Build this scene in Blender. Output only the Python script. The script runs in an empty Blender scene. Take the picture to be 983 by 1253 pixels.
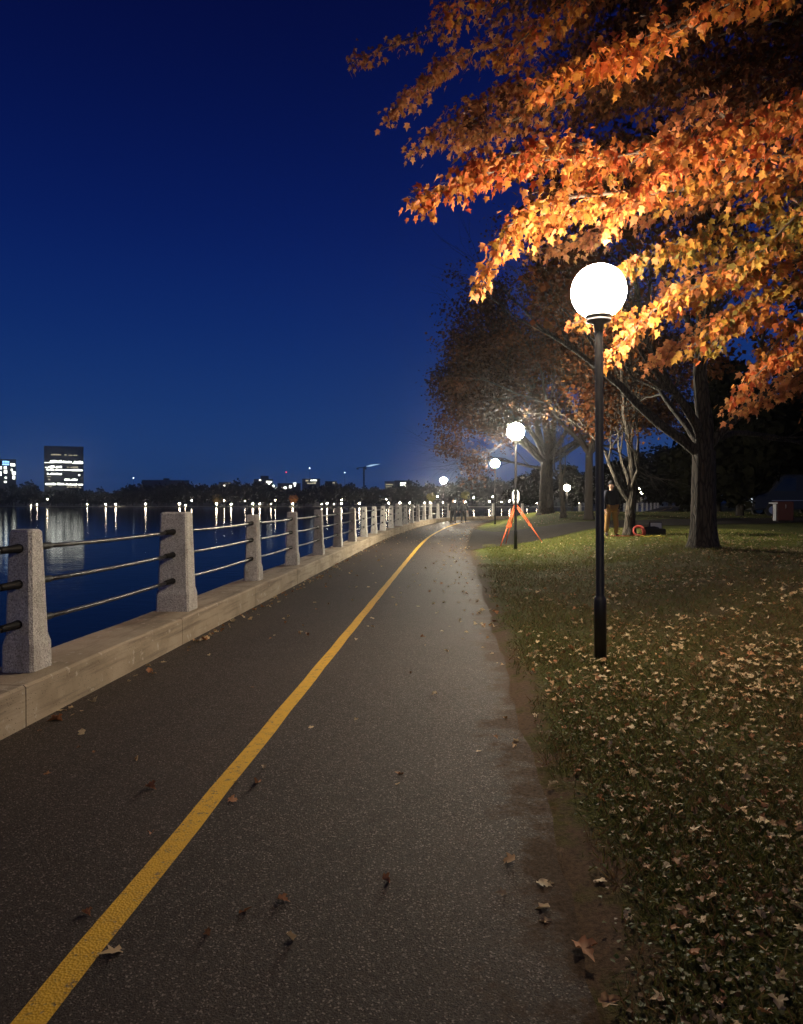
import bpy, math, random
import numpy as np
from mathutils import Vector, Matrix
R = random.Random(7)
NR = np.random.RandomState(11)
S = bpy.context.scene
COL = S.collection
# ------------------------------------------------------------------ camera
CAMZ = 1.6; F = 905.0; CX, CY = 491.5, 626.5
YAW = math.atan(66.5/F); PIT = math.atan(13.5/F)
cam = bpy.data.cameras.new('camera'); co = bpy.data.objects.new('camera', cam); COL.objects.link(co)
co.location = (0, 0, CAMZ); co.rotation_euler = (math.pi/2-PIT, 0, YAW)
cam.sensor_fit = 'VERTICAL'; cam.sensor_height = 24; cam.lens = F/1253*24
cam.clip_start = .05; cam.clip_end = 6000
S.camera = co
_M = Matrix.Rotation(YAW, 3, 'Z') @ Matrix.Rotation(-PIT, 3, 'X')
def ray(px, py):
    return _M @ Vector(((px-CX)/F, 1, (CY-py)/F))
def at(px, py, Y):                      # world point seen at that pixel whose world Y is given
    d = ray(px, py); t = Y/d.y
    return Vector((d.x*t, Y, CAMZ+d.z*t))
def on(px, py, z=0.0):                  # point of the horizontal plane z
    d = ray(px, py); t = (z-CAMZ)/d.z
    return Vector((d.x*t, d.y*t, z))
# ------------------------------------------------------------------ ground shape
def ss(a, b, t):
    t = min(1., max(0., (t-a)/(b-a))); return t*t*(3-2*t)
WL = [(-3.03,-40),(-3.03,-20),(-3.03,-8),(-3.03,4),(-3.03,16),(-3.02,26),(-2.93,32),(-2.78,36),(-2.58,40),(-2.28,45),(-1.85,50),(-1.2,55),(-.2,58.8),
      (1.7,61.8),(5,64),(10,66.5),(16,72),(30,105),(55,170),(110,300),(210,480)]
def catmull(pts, n):
    P = [np.array(p, float) for p in pts]; P = [2*P[0]-P[1]]+P+[2*P[-1]-P[-2]]
    out = []
    for i in range(1, len(P)-2):
        for k in range(n):
            t = k/n; a, b, c, d = P[i-1:i+3]
            out.append(.5*((2*b)+(-a+c)*t+(2*a-5*b+4*c-d)*t*t+(-a+3*b-3*c+d)*t**3))
    out.append(P[-2]); return out
WC = catmull(WL, 12)
def resample(line, step, smax=1e9):
    out = [np.array(line[0])]; acc = 0.; S_ = [0.]; tot = 0.
    need = step
    for a, b in zip(line, line[1:]):
        L = np.linalg.norm(b-a); pos = 0.
        while need <= L-pos:
            pos += need; out.append(a+(b-a)*pos/L); tot += step; S_.append(tot); need = step
            if tot > smax: return out
        need -= L-pos
    return out
def offset(line, d):                    # + = to the right hand of travel (towards the lawn)
    o = []
    for i, p in enumerate(line):
        t = line[min(i+1, len(line)-1)]-line[max(i-1, 0)]; t = t/np.linalg.norm(t)
        o.append(p+np.array([t[1], -t[0]])*d)
    return o
WS = resample(WC, .5, 190)
EDGE = np.array(offset(WS, 3.47))       # right edge of the asphalt
def edge_dist(x, y):
    if y < 25: return x-.44
    d = EDGE-np.array([x, y]); i = int(np.argmin((d*d).sum(1)))
    j = min(i+1, len(EDGE)-1); k = max(i-1, 0); t = EDGE[j]-EDGE[k]; t = t/np.linalg.norm(t)
    v = np.array([x, y])-EDGE[i]
    return float(v[0]*t[1]-v[1]*t[0])
def gh(x, y):
    h = .5*ss(1.8, 6, x)*(1+.8*ss(26, 45, y))
    h *= 1-.75*ss(50, 61, y)*(1-ss(14, 30, x))
    if x > 1.5: h += (.018*math.sin(x*1.7+y*.6)+.014*math.sin(y*1.3-x*.8))*ss(1.5, 4, x)
    return h
def shoreY(x):
    for a, b in zip(WC, WC[1:]):
        if a[0] <= x <= b[0] and b[0] > a[0]:
            return a[1]+(b[1]-a[1])*(x-a[0])/(b[0]-a[0])
    return 480. if x > 0 else 26.
WATER = -2.65
# ------------------------------------------------------------------ node helper
def mat(name, rough=.8, color=(.5,.5,.5), metallic=0., spec=.5):
    m = bpy.data.materials.new(name); m.use_nodes = True
    b = m.node_tree.nodes['Principled BSDF']
    b.inputs['Base Color'].default_value = (*color, 1); b.inputs['Roughness'].default_value = rough
    b.inputs['Metallic'].default_value = metallic; b.inputs['Specular IOR Level'].default_value = spec
    return m
class N:
    def __init__(s, m): s.m = m; s.t = m.node_tree; s.b = s.t.nodes['Principled BSDF']; s.out = s.t.nodes['Material Output']
    def n(s, typ, **kw):
        x = s.t.nodes.new(typ)
        for k, v in kw.items():
            if k.startswith('i_'): x.inputs[k[2:].replace('_', ' ')].default_value = v
            else: setattr(x, k, v)
        return x
    def l(s, a, b): s.t.links.new(a, b)
    def coord(s, scale=(1,1,1), kind='Object'):
        c = s.n('ShaderNodeTexCoord'); mp = s.n('ShaderNodeMapping'); mp.inputs['Scale'].default_value = scale
        s.l(c.outputs[kind], mp.inputs['Vector']); return mp.outputs[0]
    def noise(s, vec, scale, detail=4, rough=.55, dist=0.):
        x = s.n('ShaderNodeTexNoise'); x.inputs['Scale'].default_value = scale; x.inputs['Detail'].default_value = detail
        x.inputs['Roughness'].default_value = rough; x.inputs['Distortion'].default_value = dist
        s.l(vec, x.inputs['Vector']); return x.outputs['Fac']
    def vor(s, vec, scale, feature='F1', out='Distance', rnd=1.):
        x = s.n('ShaderNodeTexVoronoi', feature=feature); x.inputs['Scale'].default_value = scale
        x.inputs['Randomness'].default_value = rnd
        s.l(vec, x.inputs['Vector']); return x.outputs[out]
    def ramp(s, fac, stops, interp='LINEAR'):
        x = s.n('ShaderNodeValToRGB'); cr = x.color_ramp; cr.interpolation = interp
        while len(cr.elements) < len(stops): cr.elements.new(.5)
        for e, (p, c) in zip(cr.elements, stops):
            e.position = p; e.color = (*c, 1) if len(c) == 3 else c
        s.l(fac, x.inputs[0]); return x.outputs[0]
    def rng(s, fac, a, b, c=0., d=1.):
        x = s.n('ShaderNodeMapRange'); x.inputs[1].default_value = a; x.inputs[2].default_value = b
        x.inputs[3].default_value = c; x.inputs[4].default_value = d; s.l(fac, x.inputs[0]); return x.outputs[0]
    def mix(s, fac, a, b, mode='MIX'):
        x = s.n('ShaderNodeMix', data_type='RGBA', blend_type=mode)
        for v, k in ((fac, 0), (a, 6), (b, 7)):
            if isinstance(v, (int, float)): x.inputs[k].default_value = v
            elif isinstance(v, tuple): x.inputs[k].default_value = (*v, 1)
            else: s.l(v, x.inputs[k])
        return x.outputs[2]
    def math(s, op, a, b=None):
        x = s.n('ShaderNodeMath', operation=op)
        for v, k in ((a, 0), (b, 1)):
            if v is None: continue
            if isinstance(v, (int, float)): x.inputs[k].default_value = v
            else: s.l(v, x.inputs[k])
        return x.outputs[0]
    def bump(s, h, strength=.5, dist=.01, prev=None):
        x = s.n('ShaderNodeBump'); x.inputs['Strength'].default_value = strength; x.inputs['Distance'].default_value = dist
        s.l(h, x.inputs['Height'])
        if prev is not None: s.l(prev, x.inputs['Normal'])
        return x.outputs[0]
    def attr(s, name, out='Color'):
        x = s.n('ShaderNodeAttribute'); x.attribute_name = name; return x.outputs[out]
def emat(name, color, strength):
    m = bpy.data.materials.new(name); m.use_nodes = True; t = m.node_tree
    t.nodes.clear(); e = t.nodes.new('ShaderNodeEmission'); o = t.nodes.new('ShaderNodeOutputMaterial')
    e.inputs[0].default_value = (*color, 1); e.inputs[1].default_value = strength
    t.links.new(e.outputs[0], o.inputs[0]); return m
# ------------------------------------------------------------------ materials
M = {}
def build_materials():
    # asphalt
    m = mat('asphalt', .82); k = N(m); v = k.coord(); M['asphalt'] = m
    cell = k.vor(v, 160, out='Color'); g = k.rng(k.n('ShaderNodeSeparateColor').outputs[0], 0, 1)
    sep = k.n('ShaderNodeSeparateColor'); k.l(cell, sep.inputs[0])
    fine = k.noise(v, 260, 3); big = k.noise(v, .55, 5, .6); mid = k.noise(v, 6, 4)
    base = k.ramp(big, [(.3, (.040,.029,.022)), (.7, (.070,.052,.041))])
    base = k.mix(k.rng(k.noise(k.coord((2.2,.07,1)), 1., 4, .6), .4, .62, 0, .5), base, (.032,.024,.019))
    base = k.mix(k.rng(mid, .35, .7, 0, .45), base, (.055,.047,.041))
    base = k.mix(k.rng(sep.outputs[0], .86, .95, 0, .8), base, (.25,.21,.18))
    base = k.mix(k.rng(sep.outputs[1], .6, .85, 0, .8), base, (.022,.018,.016))
    e = k.attr('edge', 'Fac')                      # 0 at the ragged edge, + inside the path
    en = k.math('ADD', e, k.rng(k.noise(v, 2.3, 6, .7), 0, 1, -.85, .85))
    dirt = k.rng(en, .06, .27, 1., 0)
    crum = k.ramp(k.noise(v, 45, 5, .75), [(.3, (.025,.017,.010)), (.7, (.10,.066,.042))])
    base = k.mix(dirt, base, crum)
    # old repaired cracks
    cr = k.vor(k.coord((.25,.13,1)), 1.2, feature='DISTANCE_TO_EDGE')
    base = k.mix(k.rng(cr, .0, .006, .35, 0), base, (.03,.025,.022))
    k.l(base, k.b.inputs['Base Color'])
    h = k.math('ADD', k.math('MULTIPLY', k.vor(v, 125), .35), k.noise(v, 150, 6, .75))
    b1 = k.bump(mid, .25, .02); hb = k.n('ShaderNodeBump'); hb.inputs['Distance'].default_value = .007; k.l(h, hb.inputs['Height']); k.l(b1, hb.inputs['Normal'])
    k.l(k.rng(en, .06, .27,   .35, .8), hb.inputs['Strength']); k.l(hb.outputs[0], k.b.inputs['Normal']); k.l(k.rng(en, .06, .27, .02, .2), k.b.inputs['Specular IOR Level'])
    k.l(k.rng(sep.outputs[2], 0, 1, .55, .95), k.b.inputs['Roughness'])
    # yellow paint
    m0 = m; m = mat('branch_asphalt', .95, (.03,.025,.02), spec=.1); k2 = N(m); M['branch_asphalt'] = m; v2 = k2.coord()  # darker asphalt tone for the branch path
    k2.l(k2.ramp(k2.noise(v2, 3, 6, .7), [(.35, (.020,.016,.012)), (.6, (.034,.028,.022)), (.72, (.05,.042,.02))]), k2.b.inputs['Base Color']); k2.l(k2.bump(k2.noise(v2, 60, 5), .5, .01), k2.b.inputs['Normal'])
    m = mat('yellow_paint', .6); k = N(m); v = k.coord(); M['yellow'] = m
    w = k.noise(v, 14, 6, .7); w2 = k.vor(v, 95, out='Color'); sp = k.n('ShaderNodeSeparateColor'); k.l(w2, sp.inputs[0])
    c = k.mix(k.rng(w, .3, .75), (.82,.49,.02), (.66,.38,.025))
    c = k.mix(k.rng(k.math('ADD', w, k.math('MULTIPLY', sp.outputs[0], .5)), .95, 1.06, 0, .85), c, (.12,.09,.06))
    k.l(c, k.b.inputs['Base Color']); k.l(k.bump(k.vor(v, 95), .7, .004), k.b.inputs['Normal'])
    # wall concrete
    m = mat('wall_concrete', .9); k = N(m); v = k.coord(); M['concrete'] = m
    a = k.noise(v, 1.3, 6, .65, .3); b = k.noise(k.coord((6,.8,14)), 1., 4, .6); f = k.noise(v, 120, 3)
    c = k.ramp(a, [(.3, (.25,.20,.13)), (.5, (.38,.31,.215)), (.72, (.46,.385,.28))])
    c = k.mix(k.rng(b, .5, .68, 0, .7), c, (.13,.10,.07))
    chip = k.noise(v, 11, 5, .6); c = k.mix(k.rng(chip, .62, .66, 0, .8), c, (.50,.44,.35))
    pit = k.vor(v, 34, out='Distance'); c = k.mix(k.rng(pit, .1, .17, .55, 0), c, (.07,.055,.04))
    k.l(c, k.b.inputs['Base Color'])
    h = k.math('ADD', k.math('MULTIPLY', a, .6), k.math('ADD', k.math('MULTIPLY', f, .25), k.rng(pit, .08, .2, 0, .5)))
    k.l(k.bump(h, .7, .012), k.b.inputs['Normal'])
    # post aggregate
    m = mat('aggregate_concrete', .92); k = N(m); v = k.coord(); M['aggregate'] = m
    cell = k.vor(v, 110, out='Color'); sp = k.n('ShaderNodeSeparateColor'); k.l(cell, sp.inputs[0])
    c = k.ramp(sp.outputs[0], [(0, (.28,.27,.245)), (.3, (.47,.455,.42)), (.8, (.60,.585,.54)), (1, (.72,.70,.66))])
    c = k.mix(k.rng(k.noise(k.coord((1,1,.4)), 5, 5, .65), .48, .8, 0, .8), c, (.17,.14,.11))
    k.l(c, k.b.inputs['Base Color']); k.l(k.bump(k.vor(v, 110), .8, .006), k.b.inputs['Normal'])
    # rail metal
    M['sleeve'] = mat('black_sleeve', .6, (.006,.006,.006), spec=.25)
    m = mat('black_rail', .33, (.02,.02,.02), .1, .6); k = N(m); v = k.coord(); M['rail'] = m
    k.l(k.rng(k.noise(v, 30, 4), .3, .7, .25, .5), k.b.inputs['Roughness']); k.l(k.bump(k.noise(v, 90, 2), .15, .003), k.b.inputs['Normal'])
    m = mat('black_pole_paint', .38, (.012,.012,.013), 0, .5); k = N(m); v = k.coord((1,1,.3)); M['pole'] = m
    k.l(k.rng(k.noise(v, 20, 4), .3, .7, .3, .55), k.b.inputs['Roughness']); k.l(k.bump(k.noise(v, 120, 2), .12, .002), k.b.inputs['Normal'])
    M['collar'] = mat('grey_collar', .45, (.30,.30,.29), .3)
    # lawn ground
    m = mat('lawn_ground', .95); k = N(m); v = k.coord(); M['lawn'] = m
    e = k.attr('edge', 'Fac')
    n1 = k.noise(v, .45, 5, .6); n2 = k.noise(v, 3.2, 5, .65); n3 = k.noise(v, 30, 4, .7)
    green = k.ramp(n3, [(.3, (.03,.04,.008)), (.55, (.085,.105,.02)), (.75, (.15,.17,.04))])
    brown = k.ramp(n3, [(.3, (.028,.017,.008)), (.55, (.10,.062,.026)), (.75, (.21,.14,.065))])
    litter = k.math('ADD', k.rng(n2, .35, .65, 0, .6), k.rng(n1, .35, .6, 0, .5))
    near = k.n('ShaderNodeSeparateXYZ'); k.l(v, near.inputs[0])
    nr = k.math('MULTIPLY', k.rng(near.outputs[1], 14, 23, 1, .35), k.rng(near.outputs[0], .8, 3.0, .35, 1))
    c = k.mix(k.math('MULTIPLY', litter, nr), green, brown)
    en = k.math('ADD', e, k.rng(k.noise(v, 2.3, 6, .7), 0, 1, -.7, .7))
    soil = k.ramp(k.noise(v, 38, 6, .8), [(.3, (.03,.02,.012)), (.7, (.14,.092,.058))])
    c = k.mix(k.rng(en, .05, .32, 1, 0), c, soil)
    k.l(c, k.b.inputs['Base Color'])
    h = k.math('ADD', k.noise(v, 55, 4, .8), k.math('MULTIPLY', n2, .8)); bp = k.n('ShaderNodeBump'); bp.inputs['Distance'].default_value = .035
    k.l(h, bp.inputs['Height']); k.l(k.rng(en, .05, .32, .3, 1), bp.inputs['Strength']); k.l(bp.outputs[0], k.b.inputs['Normal'])
    k.b.inputs['Specular IOR Level'].default_value = .1
    # bark
    for nm, c0, c1 in (('bark', (.03,.022,.016), (.085,.065,.048)), ('bark_pale', (.035,.029,.021), (.095,.078,.058))):
        m = mat(nm, .95); k = N(m); M[nm] = m; v = k.coord((1,1,.16))
        r = k.vor(v, 14, feature='DISTANCE_TO_EDGE'); n = k.noise(k.coord((1,1,.35)), 9, 6, .7)
        f = k.math('MULTIPLY', k.rng(r, 0, .16), k.rng(n, .3, .7, .55, 1))
        k.l(k.ramp(f, [(0, tuple(x*.4 for x in c0)), (.3, c0), (1, c1)]), k.b.inputs['Base Color']); k.l(k.bump(f, 1., .035), k.b.inputs['Normal'])
    M['twig'] = mat('twig_bark', .9, (.10,.072,.052))
    M['blackbark'] = mat('dark_bark', .95, (.04,.032,.026))
    # leaves: colour comes from a per-leaf attribute (some palettes carry lamplight or shade)
    def leafmat(nm, trans, rough=.5, sp=.35):
        m = mat(nm, rough, spec=sp); k = N(m); col = k.attr('leafcol')
        v = k.coord(); n = k.noise(v, 60, 3)
        c = k.mix(k.rng(n, .4, .75, 0, .35), col, k.mix(1., col, (.55,.35,.25), 'MULTIPLY'))
        k.l(c, k.b.inputs['Base Color'])
        tr = k.n('ShaderNodeBsdfTranslucent'); k.l(c, tr.inputs[0])
        mx = k.n('ShaderNodeMixShader'); mx.inputs[0].default_value = trans
        k.l(k.b.outputs[0], mx.inputs[1]); k.l(tr.outputs[0], mx.inputs[2]); k.l(mx.outputs[0], k.out.inputs[0]); return m
    M['leaf'] = leafmat('maple_leaf', .42, .55, .2); M['leafd'] = leafmat('crown_leaf', .35, .9, .02); M['dryleaf'] = leafmat('fallen_leaf', .12, .6); M['grass'] = leafmat('grass_blade', .25, .6)
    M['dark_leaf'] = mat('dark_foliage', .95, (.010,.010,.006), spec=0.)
    # water
    m = mat('lake_water', .05, (.004,.008,.014), 0, .5); k = N(m); M['water'] = m
    k.b.inputs['IOR'].default_value = 1.333; k.b.inputs['Roughness'].default_value = .06
    n = k.noise(k.coord((1,1.0,1)), 1.1, 3, .55, .4); n2 = k.noise(k.coord((1,1.,1)), .16, 3, .5)
    h = k.math('ADD', n, k.math('MULTIPLY', n2, 2.)); bp = k.bump(h, 1., .013)
    k.b.inputs['Specular IOR Level'].default_value = 0; k.b.inputs['Base Color'].default_value = (.006,.012,.02,1); k.b.inputs['Roughness'].default_value = 1
    gl = k.n('ShaderNodeBsdfGlossy'); gl.inputs['Roughness'].default_value = .065; gl.inputs['Color'].default_value = (.52,.52,.53,1); k.l(bp, gl.inputs['Normal'])
    fr = k.n('ShaderNodeFresnel'); fr.inputs[0].default_value = 1.333; k.l(bp, fr.inputs['Normal'])
    mx = k.n('ShaderNodeMixShader'); k.l(fr.outputs[0], mx.inputs[0]); k.l(k.b.outputs[0], mx.inputs[1]); k.l(gl.outputs[0], mx.inputs[2]); k.l(mx.outputs[0], k.out.inputs[0])
    M['globe'] = emat('lit_globe', (1., .80, .57), 215)
    M['globe_cool'] = emat('lit_globe_pale', (1., .88, .68), 1050)
    M['far_globe'] = emat('far_globe', (1., .82, .58), 95)
    M['far_amber'] = emat('far_amber', (1., .55, .2), 60)
    M['window'] = emat('lit_window', (.95, .97, .85), 4.); M['window_dim'] = emat('dim_window', (1., .88, .6), .4)
    M['window_blue'] = emat('blue_sign', (.25,.55,1.), 2.2)
    M['beacon_red'] = emat('beacon_red', (1.,.05,.05), 4); M['beacon_white'] = emat('beacon_white', (.7,.85,1.), 4)
    M['crane_light'] = emat('crane_jib_light', (.5,.75,1.), .75)
    M['facade'] = mat('dark_facade', .8, (.03,.03,.035)); M['facade_grey'] = mat('grey_facade', .85, (.11,.12,.12))
    M['shore'] = mat('far_shore_ground', .9, (.05,.05,.035)); M['kerb'] = mat('shore_stone', .9, (.35,.33,.3))
    M['orange'] = mat('orange_tripod', .5, (.85,.13,.03)); M['steel'] = mat('steel', .35, (.5,.5,.5), .8)
    M['white_plastic'] = mat('white_plastic', .5, (.75,.76,.72)); M['lens'] = mat('lens_glass', .1, (.02,.02,.03))
    M['red_cable'] = mat('red_cable', .6, (.38,.04,.025)); M['yellow_cable'] = mat('yellow_cable', .5, (.6,.45,.04)); M['black_cloth'] = mat('black_case', .8, (.02,.02,.022))
    M['skin'] = mat('skin', .6, (.42,.25,.18)); M['hair'] = mat('hair', .8, (.03,.02,.015))
    for nm, c in (('jacket_cloth', (.028,.03,.045)), ('tan_cloth', (.36,.20,.075)), ('shoe_leather', (.03,.02,.015)), ('dark_cloth', (.02,.02,.023)), ('grey_cloth', (.07,.07,.075))):
        m = mat(nm, .9, c, spec=.2); k = N(m); M[nm] = m; k.l(k.bump(k.noise(k.coord(), 14, 4), .5, .02), k.b.inputs['Normal'])
    M['red_paint'] = mat('red_metal_paint', .8, (.035,.004,.003)); M['van_paint'] = mat('dark_van_paint', .3, (.02,.022,.028), .2); M['glass'] = mat('dark_glass', .08, (.01,.01,.012)); M['rubber'] = mat('rubber', .9, (.015,.015,.015))
    M['headlamp_glint'] = emat('headlamp_glint', (.8,.9,1.), .8)  # dim glow put in for glints on the van front
build_materials()
# ------------------------------------------------------------------ mesh builder
class MB:
    def __init__(s): s.v = []; s.f = []; s.sm = []
    def add(s, vs, fs, smooth=False):
        o = len(s.v); s.v += [tuple(v) for v in vs]; s.f += [tuple(i+o for i in f) for f in fs]; s.sm += [smooth]*len(fs); return s
    def box(s, a, b, mtx=None):
        vs = [Vector((x, y, z)) for z in (a[2], b[2]) for y in (a[1], b[1]) for x in (a[0], b[0])]
        if mtx: vs = [mtx @ v for v in vs]
        return s.add(vs, [(0,2,3,1),(4,5,7,6),(0,1,5,4),(2,6,7,3),(0,4,6,2),(1,3,7,5)])
    def tube(s, pts, rad, n=8, caps=True, jit=0.):
        pts = [Vector(p) for p in pts]; vs = []; fs = []
        if not hasattr(rad, '__len__'): rad = [rad]*len(pts)
        t0 = (pts[1]-pts[0]).normalized(); u = t0.orthogonal().normalized()
        for i, p in enumerate(pts):
            t = (pts[min(i+1, len(pts)-1)]-pts[max(i-1, 0)]).normalized()
            u = (u-t*u.dot(t)); u = u.normalized() if u.length > 1e-6 else t.orthogonal().normalized(); w = t.cross(u)
            for k in range(n):
                a = 2*math.pi*k/n; r = rad[i]*(1+(R.uniform(-jit, jit) if jit else 0))
                vs.append(p+u*math.cos(a)*r+w*math.sin(a)*r)
        for i in range(len(pts)-1):
            for k in range(n):
                fs.append((i*n+k, i*n+(k+1)%n, (i+1)*n+(k+1)%n, (i+1)*n+k))
        s.add(vs, fs, True)
        if caps:
            o = len(s.v)-len(vs)
            s.f += [tuple(o+k for k in reversed(range(n))), tuple(o+(len(pts)-1)*n+k for k in range(n))]; s.sm += [False]*2
        return s
    def lathe(s, prof, n=24, c=(0,0,0), smooth=True):
        vs = []; fs = []
        for r, z in prof:
            for k in range(n):
                a = 2*math.pi*k/n; vs.append((c[0]+r*math.cos(a), c[1]+r*math.sin(a), c[2]+z))
        for i in range(len(prof)-1):
            for k in range(n): fs.append((i*n+k, i*n+(k+1)%n, (i+1)*n+(k+1)%n, (i+1)*n+k))
        fs.append(tuple(reversed(range(n)))); fs.append(tuple((len(prof)-1)*n+k for k in range(n)))
        return s.add(vs, fs, smooth)
    def shift(s, p):
        s.v = [(a-p[0], b-p[1], c-p[2]) for a, b, c in s.v]; return s
    def mesh(s, name):
        me = bpy.data.meshes.new(name); me.from_pydata(s.v, [], s.f); me.polygons.foreach_set('use_smooth', s.sm); me.update(); return me
def link(name, me, m=None, parent=None, loc=None):
    o = bpy.data.objects.new(name, me); COL.objects.link(o)
    if m is not None and not me.materials: me.materials.append(m)
    if parent is not None: o.parent = parent
    if loc is not None: o.location = loc
    return o
def obj(name, mb, m, parent=None, world=False, bevel=0):
    if world and parent is not None:
        p = parent; q = Vector((0,0,0))
        while p is not None: q += p.location; p = p.parent
        mb.shift(q)
    o = link(name, mb.mesh(name), m, parent)
    if bevel:
        b = o.modifiers.new('Bevel', 'BEVEL'); b.width = bevel; b.segments = 2; b.limit_method = 'ANGLE'
    return o
def tag(o, label=None, cat=None, group=None, kind=None):
    if label: o['label'] = label
    if cat: o['category'] = cat
    if group: o['group'] = group
    if kind: o['kind'] = kind
    return o
def thing(name, label, cat, loc=(0,0,0), rz=0, group=None):
    o = bpy.data.objects.new(name, None); COL.objects.link(o); o.location = loc; o.rotation_euler = (0,0,rz); o.empty_display_size = .2
    return tag(o, label, cat, group)
def copy_tree(o, parent=None):
    c = o.copy(); COL.objects.link(c)
    if parent is not None: c.parent = parent
    for ch in list(o.children): copy_tree(ch, c)
    return c
def dup(o, loc, rz=0, scale=1., label=None):
    c = copy_tree(o); c.location = loc; c.rotation_euler = (0,0,rz); c.scale = (scale,)*3 if not hasattr(scale, '__len__') else scale
    if label: c['label'] = label
    return c
# leaves: many copies of a small blade template baked in one mesh
def half(pts):
    return pts+[(-x, y) for x, y in reversed(pts[:-1]) if x > 0]
_mo = half([(.03,.02),(.2,-.05),(.38,.0),(.32,.15),(.47,.26),(.57,.50),(.40,.47),(.25,.48),(.29,.66),(.15,.72),(0,1.02)])
MAPLE_V = np.array([(0,.38)]+_mo); MAPLE_F = [(0, i, i % len(_mo)+1) for i in range(1, len(_mo)+1)]
_ls = half([(.02,.0),(.33,.06),(.26,.27),(.47,.55),(.20,.55),(0,1.05)])
LITE_V = np.array([(0,.35)]+_ls); LITE_F = [(0, i, i % len(_ls)+1) for i in range(1, len(_ls)+1)]
QUAD_V = np.array([(0,0),(.42,.5),(0,1),(-.42,.5)]); QUAD_F = [(0,1,2),(0,2,3)]
BLADE_V = np.array([(-.055,0),(.055,0),(.035,.55),(-.035,.55),(0,1)]); BLADE_F = [(0,1,2,3),(3,2,4)]
def leaf_mesh(name, pos, tip, nrm, size, colors, V=MAPLE_V, Fc=MAPLE_F, cup=.35, droop=.25, wx=1., crumple=0.):
    n = len(pos); pos = np.asarray(pos); tip = np.asarray(tip); nrm = np.asarray(nrm); size = np.asarray(size).reshape(-1, 1, 1)
    tip = tip/np.linalg.norm(tip, axis=1, keepdims=True)
    nrm = nrm-tip*(nrm*tip).sum(1, keepdims=True); nrm = nrm/np.maximum(np.linalg.norm(nrm, axis=1, keepdims=True), 1e-6)
    sx = np.cross(tip, nrm)
    cupv = NR.uniform(-.2, 1., (n, 1))*cup; dr = NR.uniform(-.3, 1., (n, 1))*droop
    x = V[:, 0][None, :]*wx; y = V[:, 1][None, :]; z = np.abs(x)*cupv-dr*y*y
    if crumple:
        z = z+NR.uniform(-crumple, crumple, (n, len(V))); x = x*NR.uniform(.55, 1.05, (n, 1)); y = y*NR.uniform(.7, 1.05, (n, 1))+NR.uniform(-crumple, crumple, (n, len(V)))*.4
    vv = pos[:, None, :]+size*(x[..., None]*sx[:, None, :]+y[..., None]*tip[:, None, :]+z[..., None]*nrm[:, None, :])
    nv = len(V); me = bpy.data.meshes.new(name)
    tri = np.array([i for f in Fc for i in f]); loops = (tri[None, :]+np.arange(n)[:, None]*nv).reshape(-1)
    lens = np.tile([len(f) for f in Fc], n); starts = np.concatenate([[0], np.cumsum(lens)[:-1]])
    me.vertices.add(n*nv); me.vertices.foreach_set('co', vv.reshape(-1).astype(np.float32))
    me.loops.add(len(loops)); me.loops.foreach_set('vertex_index', loops.astype(np.int32))
    me.polygons.add(len(lens)); me.polygons.foreach_set('loop_start', starts.astype(np.int32))
    me.update(calc_edges=True)
    a = me.attributes.new('leafcol', 'FLOAT_COLOR', 'POINT')
    c = np.ones((n, nv, 4), np.float32); c[:, :, :3] = np.asarray(colors)[:, None, :]
    a.data.foreach_set('color', c.reshape(-1)); me.validate(); return me
def palette(n, cols, wts=None, var=.25, pos=None):
    cols = np.array(cols); w = np.array(wts if wts is not None else [1]*len(cols), float); w /= w.sum()
    i = NR.choice(len(cols), n, p=w); return np.clip(cols[i]*(1+NR.uniform(-var, var, (n, 1))), 0, 1)
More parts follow.
